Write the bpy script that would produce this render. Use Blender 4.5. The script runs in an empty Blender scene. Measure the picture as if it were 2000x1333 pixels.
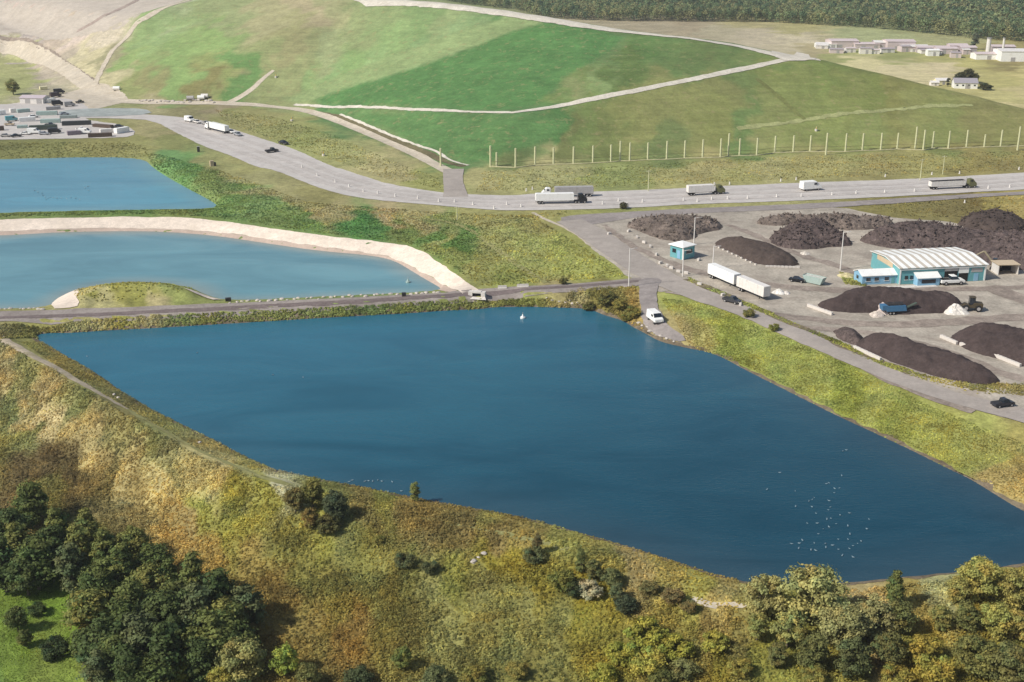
import bpy, bmesh, math, random
import numpy as np
from mathutils import Vector, Matrix
from mathutils.bvhtree import BVHTree
from mathutils.geometry import delaunay_2d_cdt
R = math.radians
random.seed(7)
rng = np.random.default_rng(11)
SC = bpy.context.scene
COL = SC.collection

# ------------------------------------------------------------------ survey: photo sight lines -> places on the ground
CAMZ = 105.7; PITCH = R(19.35); FPX = 2400.0
sP, cP = math.sin(PITCH), math.cos(PITCH)
def ray(px, py):
    x = (px - 1000) / FPX; y = -(py - 666.5) / FPX
    return Vector((x, cP + y * sP, -sP + y * cP))
def at(px, py, z=0.0):
    d = ray(px, py); t = (z - CAMZ) / d.z
    return Vector((d.x * t, d.y * t, z))
def vnoise(x, y, seed=0):
    xi = np.floor(x).astype(np.int64); yi = np.floor(y).astype(np.int64)
    fx = x - xi; fy = y - yi
    fx = fx * fx * (3 - 2 * fx); fy = fy * fy * (3 - 2 * fy)
    def h(a, b):
        n = (a * 374761393 + b * 668265263 + seed * 974711) & 0x7fffffff
        n = (n ^ (n >> 13)) * 1274126177 & 0x7fffffff
        n = n ^ (n >> 16)
        return (n & 0xffff) / 65535.0
    return ((h(xi, yi) * (1 - fx) + h(xi + 1, yi) * fx) * (1 - fy) + (h(xi, yi + 1) * (1 - fx) + h(xi + 1, yi + 1) * fx) * fy) * 2 - 1
def fbm(x, y, scale, seed=0, octv=4):
    s = 0; a = 1; t = 0
    for k in range(octv):
        s = s + a * vnoise(x / scale + 17.3 * k, y / scale - 9.1 * k, seed + k); t += a; a *= .5; scale *= .5
    return s / t
def in_poly(x, y, poly):
    inside = np.zeros(x.shape, bool); n = len(poly)
    px = [p[0] for p in poly]; py = [p[1] for p in poly]
    m = (x >= min(px)) & (x <= max(px)) & (y >= min(py)) & (y <= max(py))
    xs = x[m]; ys = y[m]; ins = np.zeros(xs.shape, bool)
    for i in range(n):
        x1, y1 = px[i], py[i]; x2, y2 = px[(i + 1) % n], py[(i + 1) % n]
        if y1 == y2: continue
        c = ((y1 > ys) != (y2 > ys)) & (xs < (x2 - x1) * (ys - y1) / (y2 - y1) + x1)
        ins ^= c
    inside[m] = ins
    return inside
def poly_dist(x, y, poly, closed=True):
    d = np.full(x.shape, 1e9); n = len(poly)
    for i in range(n if closed else n - 1):
        ax, ay = poly[i][0], poly[i][1]; bx, by = poly[(i + 1) % n][0], poly[(i + 1) % n][1]
        dx, dy = bx - ax, by - ay; L = dx * dx + dy * dy + 1e-9
        t = np.clip(((x - ax) * dx + (y - ay) * dy) / L, 0, 1)
        d = np.minimum(d, np.hypot(x - ax - t * dx, y - ay - t * dy))
    return d
def resample(pts, step, closed=True):
    out = []; n = len(pts)
    for i in range(n if closed else n - 1):
        a = Vector(pts[i][:2]); b = Vector(pts[(i + 1) % n][:2]); L = (b - a).length
        k = max(1, int(round(L / step)))
        for j in range(k): out.append(tuple(a.lerp(b, j / k)))
    if not closed: out.append(tuple(pts[-1][:2]))
    return out
def smooth(pts, closed=True, it=2):           # Chaikin corner cutting
    for _ in range(it):
        out = []; n = len(pts)
        for i in range(n if closed else n - 1):
            a = Vector(pts[i]); b = Vector(pts[(i + 1) % n])
            out += [tuple(a.lerp(b, .25)), tuple(a.lerp(b, .75))]
        if not closed: out = [tuple(pts[0])] + out + [tuple(pts[-1])]
        pts = out
    return pts

# ------------------------------------------------------------------ object helpers
def tag(o, label=None, cat=None, group=None, kind=None):
    if label: o['label'] = label
    if cat: o['category'] = cat
    if group: o['group'] = group
    if kind: o['kind'] = kind
    return o
def link(o, parent=None):
    COL.objects.link(o)
    if parent: o.parent = parent
    return o
def thing(name, label, cat, loc=(0, 0, 0), rotz=0, group=None):
    o = bpy.data.objects.new(name, None); o.empty_display_size = .5
    o.location = loc; o.rotation_euler = (0, 0, rotz)
    return tag(link(o), label, cat, group)
def copy_tree(o, parent=None):
    c = o.copy(); link(c, parent)
    if parent: c.matrix_parent_inverse = o.matrix_parent_inverse
    for ch in list(o.children): copy_tree(ch, c)
    return c
class MB:
    def __init__(s): s.v = []; s.f = []; s.M = Matrix.Identity(4)
    def add(s, vs, fs):
        k = len(s.v); s.v += [tuple(s.M @ Vector(p)) for p in vs]; s.f += [tuple(i + k for i in f) for f in fs]; return s
    def box(s, c, d, top=(1, 1)):
        x, y, z = c; a, b, h = d[0] / 2, d[1] / 2, d[2] / 2; tx, ty = top
        return s.add([(x-a,y-b,z-h),(x+a,y-b,z-h),(x+a,y+b,z-h),(x-a,y+b,z-h),(x-a*tx,y-b*ty,z+h),(x+a*tx,y-b*ty,z+h),(x+a*tx,y+b*ty,z+h),(x-a*tx,y+b*ty,z+h)],
                     [(0,3,2,1),(4,5,6,7),(0,1,5,4),(1,2,6,5),(2,3,7,6),(3,0,4,7)])
    def tube(s, p, q, r0, r1=None, n=8, caps=True):
        r1 = r0 if r1 is None else r1
        p = Vector(p); q = Vector(q); d = (q - p).normalized()
        a = d.orthogonal().normalized(); b = d.cross(a); vs = []
        for c, r in ((p, r0), (q, r1)):
            for i in range(n):
                t = 2 * math.pi * i / n; vs.append(tuple(c + (a * math.cos(t) + b * math.sin(t)) * r))
        fs = [(i, (i + 1) % n, n + (i + 1) % n, n + i) for i in range(n)]
        if caps: fs += [tuple(range(n - 1, -1, -1)), tuple(range(n, 2 * n))]
        return s.add(vs, fs)
    def prism(s, prof, w, y0=0, taper=None):   # side profile (x,z) extruded over y, optional top narrowing by z
        n = len(prof); vs = []
        zt = max(p[1] for p in prof); zb = min(p[1] for p in prof)
        for sy in (-1, 1):
            for x, z in prof:
                k = 1 if not taper else 1 - taper * (z - zb) / (zt - zb)
                vs.append((x, y0 + sy * w / 2 * k, z))
        fs = [(i, (i + 1) % n, n + (i + 1) % n, n + i) for i in range(n)]
        return s.add(vs, fs + [tuple(range(n - 1, -1, -1)), tuple(range(n, 2 * n))])
    def build(s, name, m, parent=None, smooth_=False, bevel=0):
        me = bpy.data.meshes.new(name); me.from_pydata(s.v, [], s.f)
        bm = bmesh.new(); bm.from_mesh(me)
        bmesh.ops.recalc_face_normals(bm, faces=bm.faces)
        if bevel:
            bmesh.ops.bevel(bm, geom=[e for e in bm.edges if e.is_manifold and e.calc_face_angle(0) > .5], offset=bevel, segments=2, affect='EDGES', clamp_overlap=True)
        bm.to_mesh(me); bm.free()
        if smooth_:
            for p in me.polygons: p.use_smooth = True
        me.materials.append(m)
        return link(bpy.data.objects.new(name, me), parent)
def np_mesh(name, V, F, m, parent=None, col=None, smooth_=False, k=None):
    V = np.asarray(V, np.float32); F = np.asarray(F, np.int32); k = F.shape[1]
    me = bpy.data.meshes.new(name)
    me.vertices.add(len(V)); me.vertices.foreach_set('co', V.ravel())
    me.loops.add(F.size); me.loops.foreach_set('vertex_index', F.ravel())
    me.polygons.add(len(F)); me.polygons.foreach_set('loop_start', np.arange(len(F), dtype=np.int32) * k)
    try: me.polygons.foreach_set('loop_total', np.full(len(F), k, np.int32))
    except Exception: pass
    me.update(calc_edges=True)
    if smooth_: me.polygons.foreach_set('use_smooth', np.ones(len(F), bool))
    if col is not None:
        a = me.color_attributes.new('Col', 'FLOAT_COLOR', 'POINT')
        c = np.ones((len(V), 4), np.float32); c[:, :3] = col; a.data.foreach_set('color', c.ravel())
    me.materials.append(m)
    return link(bpy.data.objects.new(name, me), parent)

# ------------------------------------------------------------------ materials
def lin(r, g, b):
    return tuple(((c / 255) / 12.92 if c / 255 <= .04045 else ((c / 255 + .055) / 1.055) ** 2.4) for c in (r, g, b))
def nodes(name):
    m = bpy.data.materials.new(name); m.use_nodes = True
    nt = m.node_tree; b = nt.nodes['Principled BSDF']
    return m, nt, b
def N(nt, t, **kw):
    n = nt.nodes.new(t)
    for k, v in kw.items(): setattr(n, k, v)
    return n
def noise(nt, scale, detail=4, rough=.6, coord=None, dist=0):
    n = N(nt, 'ShaderNodeTexNoise'); n.inputs['Scale'].default_value = scale; n.inputs['Detail'].default_value = detail
    n.inputs['Roughness'].default_value = rough; n.inputs['Distortion'].default_value = dist
    if coord is not None: nt.links.new(coord, n.inputs['Vector'])
    return n.outputs['Fac']
def maprange(nt, s, a, b, c, d):
    n = N(nt, 'ShaderNodeMapRange'); nt.links.new(s, n.inputs['Value'])
    for k, v in zip(('From Min', 'From Max', 'To Min', 'To Max'), (a, b, c, d)): n.inputs[k].default_value = v
    return n.outputs['Result']
def mul(nt, a, b):
    n = N(nt, 'ShaderNodeMath', operation='MULTIPLY')
    for i, s in enumerate((a, b)):
        if isinstance(s, (int, float)): n.inputs[i].default_value = s
        else: nt.links.new(s, n.inputs[i])
    return n.outputs[0]
def scale_col(nt, c, s):
    n = N(nt, 'ShaderNodeVectorMath', operation='SCALE'); nt.links.new(c, n.inputs[0]); nt.links.new(s, n.inputs['Scale'])
    return n.outputs[0]
def mixc(nt, f, a, b):
    n = N(nt, 'ShaderNodeMix', data_type='RGBA')
    if isinstance(f, float): n.inputs[0].default_value = f
    else: nt.links.new(f, n.inputs[0])
    for i, s in ((6, a), (7, b)):
        if isinstance(s, tuple): n.inputs[i].default_value = (*s, 1)
        else: nt.links.new(s, n.inputs[i])
    return n.outputs[2]
def bump(nt, b, h, strength, dist):
    n = N(nt, 'ShaderNodeBump'); n.inputs['Strength'].default_value = strength; n.inputs['Distance'].default_value = dist
    nt.links.new(h, n.inputs['Height']); nt.links.new(n.outputs['Normal'], b.inputs['Normal'])
MATS = {}
def paint(name, rgb, rough=.6, metal=0, var=.12, scale=2.0, dirt=None, bumpd=0, spec=.3):
    """painted / plain surface with wear mottling"""
    if name in MATS: return MATS[name]
    m, nt, b = nodes(name); tc = N(nt, 'ShaderNodeTexCoord').outputs['Object']
    f = noise(nt, scale, 5, .65, tc)
    base = N(nt, 'ShaderNodeRGB'); base.outputs[0].default_value = (*lin(*rgb), 1)
    c = scale_col(nt, base.outputs[0], maprange(nt, f, .3, .7, 1 - var, 1 + var))
    if dirt: c = mixc(nt, maprange(nt, noise(nt, scale * .6, 6, .7, tc), .52, .72, 0, .7), c, lin(*dirt))
    nt.links.new(c, b.inputs['Base Color'])
    b.inputs['Roughness'].default_value = rough; b.inputs['Metallic'].default_value = metal
    b.inputs['Specular IOR Level'].default_value = spec
    if bumpd: bump(nt, b, noise(nt, scale * 3, 6, .7, tc), .8, bumpd)
    MATS[name] = m; return m
def ground_mat(name, rgb=None, amt=.3, s1=.06, s2=.5, s3=2.2, tint=None, streak=None, bumpd=.15, rough=.95, patch=None):
    """earth / grass / gravel: colour from the Col attribute or rgb, mottled at three scales"""
    m, nt, b = nodes(name); tc = N(nt, 'ShaderNodeTexCoord').outputs['Object']
    if rgb is None: base = N(nt, 'ShaderNodeVertexColor', layer_name='Col').outputs[0]
    else:
        n = N(nt, 'ShaderNodeRGB'); n.outputs[0].default_value = (*lin(*rgb), 1); base = n.outputs[0]
    f1 = noise(nt, s1, 3, .55, tc, .6); f2 = noise(nt, s2, 5, .65, tc, .4); f3 = noise(nt, s3, 3, .7, tc)
    s = mul(nt, mul(nt, maprange(nt, f1, .3, .7, 1 - amt * .5, 1 + amt * .5), maprange(nt, f2, .3, .7, 1 - amt * .7, 1 + amt * .7)), maprange(nt, f3, .3, .7, 1 - amt * .6, 1 + amt * .6))
    c = scale_col(nt, base, s)
    if tint: c = mixc(nt, maprange(nt, noise(nt, s2 * .35, 5, .65, tc, 1.0), .5, .68, 0, .55), c, lin(*tint))
    if patch: c = mixc(nt, maprange(nt, noise(nt, s2 * 1.7, 4, .7, tc, .5), .56, .7, 0, .6), c, lin(*patch))
    if streak:
        mp = N(nt, 'ShaderNodeMapping'); nt.links.new(tc, mp.inputs[0]); mp.inputs['Scale'].default_value = streak[0]; mp.inputs['Rotation'].default_value = (0, 0, streak[1])
        c = scale_col(nt, c, maprange(nt, noise(nt, 1, 5, .65, mp.outputs[0], .5), .3, .7, 1 - streak[2], 1 + streak[2]))
    nt.links.new(c, b.inputs['Base Color']); b.inputs['Roughness'].default_value = rough; b.inputs['Specular IOR Level'].default_value = .15
    if bumpd: bump(nt, b, f3, .7, bumpd)
    return m
# ------------------------------------------------------------------ shorelines (photo sight lines at water level)
ZW, ZC = -3.0, -2.0
POND_A = [(60,655),(100,650),(130,651),(200,646),(300,641),(500,629),(700,617),(800,612),(880,606),(940,604),(960,600),(1040,599),(1090,601),(1135,602),(1160,606),(1180,616),(1215,625),(1235,638),(1262,652),(1290,668),(1330,677),(1400,692),(1450,720),(1550,770),(1640,815),(1750,865),(1850,915),(1900,938),(1950,970),(2000,1000),(2090,1040),(2100,1070),(2060,1088),(2000,1100),(1930,1112),(1800,1124),(1700,1134),(1640,1140),(1540,1142),(1440,1137),(1300,1090),(1150,1045),(1000,1005),(850,980),(700,950),(560,925),(500,905),(400,850),(280,795),(180,725),(100,680)]
POND_B = [(-260,466),(0,461),(120,453),(300,451),(420,460),(500,472),(620,490),(720,498),(770,508),(810,533),(850,556),(872,568),(700,577),(560,583),(440,588),(400,576),(370,560),(290,550),(215,553),(150,565),(112,583),(95,601),(0,604),(-260,612)]
POND_C = [(-260,313),(0,312),(130,308),(280,308),(300,330),(350,360),(420,396),(426,406),(370,409),(200,411),(0,416),(-260,422)]
def shore(p, z): return [tuple(q) for q in smooth([tuple(at(x, y, z))[:2] for x, y in p], True, 2)]
SH = {'A': (shore(POND_A, ZW), ZW), 'B': (shore(POND_B, ZW), ZW), 'C': (shore(POND_C, ZC), ZC)}

# ------------------------------------------------------------------ survey lines (photo sight line + height)
L = []
L.append([(-300,640,0),(0,606,.0),(100,606,0),(250,600,0),(500,589,0),(620,582,0),(750,577,0),(880,573,0),(1000,565,0),(1100,558,0),(1250,545,0)])
L.append([(-300,660,0),(0,630,0),(100,626,0),(200,621,0),(500,604,0),(700,595,0),(900,583,0),(1000,582,0),(1100,574,0),(1240,556,0)])
L.append([(1290,562,.4),(1310,572,.5),(1370,582,.5),(1450,612,.5),(1520,640,.5),(1600,680,.5),(1700,730,.5),(1800,775,.4),(1900,805,.2),(2000,832,0),(2150,880,0),(2300,930,0)])
L.append([(1250,560,.2),(1253,600,-.5),(1262,630,-1.2),(1300,640,-.8),(1340,668,-1.5)])
L.append([(1210,600,-1),(1150,585,-.6)])
L.append([(1990,900,-1.2),(2060,960,-1.6),(2200,1040,-1.8),(1960,930,-1.5)])
# near shore crest and outer slope
L.append([(-250,545,0),(0,655,0),(50,690,0),(100,722,0),(200,782,0),(300,842,0),(400,896,0),(500,935,-.1),(570,960,-.3),(700,978,-.8),(850,1008,-.9),(1000,1038,-1),(1150,1078,-1),(1300,1124,-1.1),(1440,1166,-1.3),(1600,1176,-1.5),(1800,1162,-1.5),(2000,1132,-1.5),(2150,1110,-1.5),(2300,1060,-1.5)])
L.append([(-500,760,-7),(-200,760,-7),(0,800,-7),(150,905,-7),(300,1010,-6.5),(450,1090,-5.5),(600,1150,-4.5),(800,1200,-4),(1000,1230,-3.5),(1300,1260,-3.2),(1600,1300,-3),(2000,1290,-3),(2300,1250,-3)])
L.append([(-500,1000,-8.5),(0,1000,-8.5),(0,1180,-9),(150,1150,-8.5),(100,1330,-9.2),(350,1330,-8),(600,1330,-6),(900,1340,-5),(1200,1340,-4.5),(1600,1400,-4),(2000,1400,-4),(2500,1400,-4),(0,1500,-9.5),(-500,1500,-9.5),(800,1600,-6),(1500,1700,-5)])
# middle pond banks, peninsula, berms
L.append([(-300,436,.3),(0,428,.3),(120,424,.3),(300,421,.3),(420,429,.3),(500,442,.3),(620,459,.3),(760,474,.3),(805,480,.3),(850,505,.3),(900,545,.2),(935,568,0)])
L.append([(-300,428,.5),(0,420,.5),(200,414,.5),(370,412,.5),(440,408,.4),(470,396,.3)])
L.append([(-300,294,0),(0,292,0),(130,288,0),(290,290,0),(325,318,.2),(380,352,.3),(440,390,.3)])
L.append([(165,578,1.6),(200,563,2.2),(250,556,2.6),(290,553,2.7),(330,556,2.6),(365,566,2.0)])
L.append([(170,588,1.2),(250,580,1.8),(320,578,1.8),(380,578,1.0)])
L.append([(140,594,.3),(250,595,.3),(400,588,.2),(110,597,-.6),(420,586,-.3)])
L.append([(700,440,.3),(900,470,0),(1000,520,0),(1060,550,0),(1150,500,.4),(1000,470,.5),(900,430,0),(600,420,.3),(800,420,.2)])
L.append([(1100,440,0),(1200,520,0)])
# flats: roads, yard, meadow strip below the fence, fields
for y, xs in ((345, range(940, 2300, 60)), (385, range(700, 2300, 60)), (440, range(1150, 2300, 60)), (500, range(1260, 2300, 70)), (560, range(1330, 2300, 70)), (630, range(1560, 2300, 70)), (700, range(1750, 2300, 80)), (770, range(1880, 2300, 80))):
    L.append([(x, y, 0) for x in xs])
L.append([(300,235,0),(380,262,0),(460,300,0),(560,340,0),(660,380,0),(760,395,0),(480,350,.2),(560,390,.3)])
L.append([(400,225,0),(520,260,0),(640,310,0),(740,350,0),(840,372,0)])
L.append([(-300,200,0),(0,200,0),(100,200,0),(-300,255,0),(0,255,0),(120,255,0),(240,262,0),(120,225,0),(220,222,0)])
for y, xs in ((52, (1420, 1560, 1700)), (75, (1450, 1600, 1750, 1900, 2100, 2400)), (100, (1660, 1750, 1850, 1950, 2100, 2400)), (130, (1700, 1800, 1900, 2000, 2200, 2400)), (160, (1800, 1900, 2000, 2200, 2400)), (190, (1980, 2100, 2300, 2500))):
    L.append([(x, y, 0) for x in xs])
# the grassed landfill hill
L.append([(-400,150,0.00),(-200,140,0.00),(0,112,0.00),(60,125,0.00),(100,165,0.00),(180,186,0.00),(250,197,0.00),(330,212,0.00),(440,214,0.00),(530,212,0.00),(590,218,0.00),(670,240,0.00),(760,275,0.00),(850,318,0.00),(920,326,0.00),(1000,322,0.00),(1200,309,0.00),(1350,304,0.00),(1500,298,0.00),(1700,293,0.00),(2000,285,0.00),(2400,275,0.00)])
BENCH = [(575,206,0.72),(650,208,3.60),(750,213,8.40),(880,218,12.60),(1010,222,15.60),(1100,205,18.00),(1200,187,21.00),(1300,167,24.00),(1400,146,27.00),(1540,116,31.20),(1600,117,31.20)]
L.append(BENCH)
CREST = [(690,-3,51.60),(800,3,52.20),(900,12,51.60),(1000,26,49.20),(1100,42,46.20),(1190,57,43.20),(1260,65,41.40),(1350,76,39.60),(1430,87,36.60),(1490,100,33.96),(1540,110,31.80)]
L.append(CREST)
L.append([(300,20,39.60),(400,0,45.60),(500,-12,49.20),(600,-10,51.60),(230,80,20.40),(270,40,33.60),(0,0,32.40),(0,60,12.00),(100,70,16.80),(160,110,10.80),(-150,-10,28.80),(-150,70,8.40)])
RIDGE = [(1600,119,31.20),(1700,142,25.80),(1800,166,21.00),(1900,190,16.20),(2000,215,11.52),(2150,250,4.20)]
L.append(RIDGE)
P = []
def dens(line):
    pts = [at(*q) for q in line]
    for a, b in zip(pts, pts[1:]):
        n = max(1, min(60, int((b - a).length / 5)))
        for i in range(n): P.append(tuple(a.lerp(b, i / n)))
    P.append(tuple(pts[-1]))
for l in L: dens(l)
for k, (sh, z) in SH.items():
    for q in resample(sh, 3): P.append((*q, z))
# behind the crest the hill falls away to the plain (world metres)
for q in CREST:
    a = at(*q)
    P.append((a.x + 4, a.y + 14, a.z - .5)); P.append((a.x + .9 * a.z, a.y + 3.2 * a.z, 0)); P.append((a.x + .5 * a.z, a.y + 1.8 * a.z, a.z * .42))
for q in RIDGE:
    a = at(*q); P.append((a.x + 1.5 * a.z, a.y + 2.4 * a.z, 0)); P.append((a.x + 4, a.y + 7, a.z - .2))
for x, y, z in ((-80,870,52),(-200,960,52),(-350,1060,47),(-500,1200,40),(-650,1260,36),(-150,1040,48),(-400,1180,44),(-80,1030,24),(0,1090,0),(-60,1180,0),(-200,1300,0),(-400,1420,0),(-600,1500,0),(-900,1500,0),(-800,1200,20)):
    P.append((x, y, z))
for y in (1150, 1300, 1500, 1900, 2600, 4000, 7500):
    for u in np.linspace(-.8, .8, 15):
        x = u * (y + 40)
        if x > 60 or y > 1300: P.append((x, y, 0))
for x, y, z in ((-260,420,0),(-330,540,0),(-440,700,0),(-230,330,0),(-200,260,-7),(-160,180,-9),(-120,90,-9),(0,80,-8),(120,90,-5),(170,180,-4),(230,250,-2),(230,300,0),(290,420,0),(370,560,0),(470,700,0),(620,900,0),(800,1200,0)):
    P.append((x, y, z))
Pn = np.array(P)
r = delaunay_2d_cdt([Vector(p[:2]) for p in P], [], [], 0, 1e-3)
tv = [Vector((v.x, v.y, float(np.mean([Pn[k, 2] for k in ids])))) for v, ids in zip(r[0], r[3])]
TIN = BVHTree.FromPolygons(tv, [tuple(f) for f in r[2]])

# ------------------------------------------------------------------ height grid
NU, U0, Y0, Q = 660, .64, 150.0, 1.0044
DU = 2 * U0 / (NU - 1); NV = int(math.log(7000 / Y0) / math.log(Q))
uu = np.linspace(-U0, U0, NU); yy = Y0 * Q ** np.arange(NV) - 40
GX = uu[None, :] * (yy[:, None] + 40); GY = np.repeat(yy[:, None], NU, 1)
GZ = np.zeros_like(GX); dn = Vector((0, 0, -1))
for i in range(NV):
    for j in range(NU):
        h = TIN.ray_cast(Vector((GX[i, j], GY[i, j], 500)), dn)
        if h[0] is not None: GZ[i, j] = h[0].z
def blur(a, n):
    for _ in range(n):
        b = np.pad(a, 1, mode='edge')
        a = (b[:-2, 1:-1] + b[2:, 1:-1] + b[1:-1, :-2] + b[1:-1, 2:] + 2 * a) / 6
    return a
GZ = blur(GZ, 3)
def px_poly(p, z=0): return [tuple(at(x, y, z))[:2] for x, y in p]
def gz_at(x, y):
    """terrain height, bilinear in the grid"""
    x = np.asarray(x, float); y = np.maximum(np.asarray(y, float), yy[0])
    u = np.clip((x / (y + 40) + U0) / DU, 0, NU - 1.001); v = np.clip(np.log((y + 40) / Y0) / math.log(Q), 0, NV - 1.001)
    i = v.astype(int); j = u.astype(int); fv = v - i; fu = u - j
    return (GZ[i, j] * (1 - fu) + GZ[i, j + 1] * fu) * (1 - fv) + (GZ[i + 1, j] * (1 - fu) + GZ[i + 1, j + 1] * fu) * fv
HILL = [tuple(at(x, y, 0))[:2] for x, y in ((-300,148),(0,112),(60,125),(100,165),(180,188),(250,199),(330,212),(440,214),(530,212),(590,218),(670,240),(760,275),(850,318),(920,326),(1000,322),(1200,309),(1350,304),(1500,298),(1700,293),(2000,285),(2250,278))] + [tuple(at(2150,250,3.5))[:2], (430, 800), (420, 900), (300, 1010), (160, 1120), (0, 1180), (-200, 1310), (-450, 1430), (-900, 1500), (-900, 1100)]
FORE = [tuple(at(x, y, z))[:2] for x, y, z in ((-500,560,0),(0,655,0),(100,722,0),(200,782,0),(400,896,0),(570,945,0),(850,1000,-1),(1150,1070,-1),(1440,1160,-1.5),(1800,1150,-1.5),(2000,1122,-1.5),(2600,950,-1.5),(2600,2000,-4),(-600,2000,-9))]
inH = in_poly(GX, GY, HILL); inF = in_poly(GX, GY, FORE)
GZ += np.where(inH, .5, np.where(inF, .45, .05)) * fbm(GX, GY, 22, 3) + np.where(inF, .25, .03) * fbm(GX, GY, 5, 9)
for k, (sh, z) in SH.items():
    m = in_poly(GX, GY, sh)
    d = poly_dist(GX[m], GY[m], sh); inside_z = z - np.minimum(.6 * d, 4.5)
    xs = [p[0] for p in sh]; ys = [p[1] for p in sh]
    near = (GX > min(xs) - 8) & (GX < max(xs) + 8) & (GY > min(ys) - 8) & (GY < max(ys) + 8) & ~m
    d = poly_dist(GX[near], GY[near], sh); GZ[near] = np.minimum(GZ[near], z + .75 * d + .1 * fbm(GX[near], GY[near], 3, 5))
    GZ[m] = inside_z
def hit(px, py):
    """the point of the ground seen at a photo position"""
    d = ray(px, py); t = 90.0; o = Vector((0, 0, CAMZ)); last = t
    while t < 7000:
        p = o + d * t
        if p.z < float(gz_at(p.x, p.y)):
            a, b = last, t
            for _ in range(30):
                c = (a + b) / 2; p = o + d * c
                if p.z < float(gz_at(p.x, p.y)): b = c
                else: a = c
            p = o + d * b
            return Vector((p.x, p.y, float(gz_at(p.x, p.y))))
        last = t; t *= 1.004
    return at(px, py, 0)
def spot(x, y): return Vector((x, y, float(gz_at(x, y))))
def hits(p): return [tuple(hit(x, y))[:2] for x, y in p]

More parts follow.
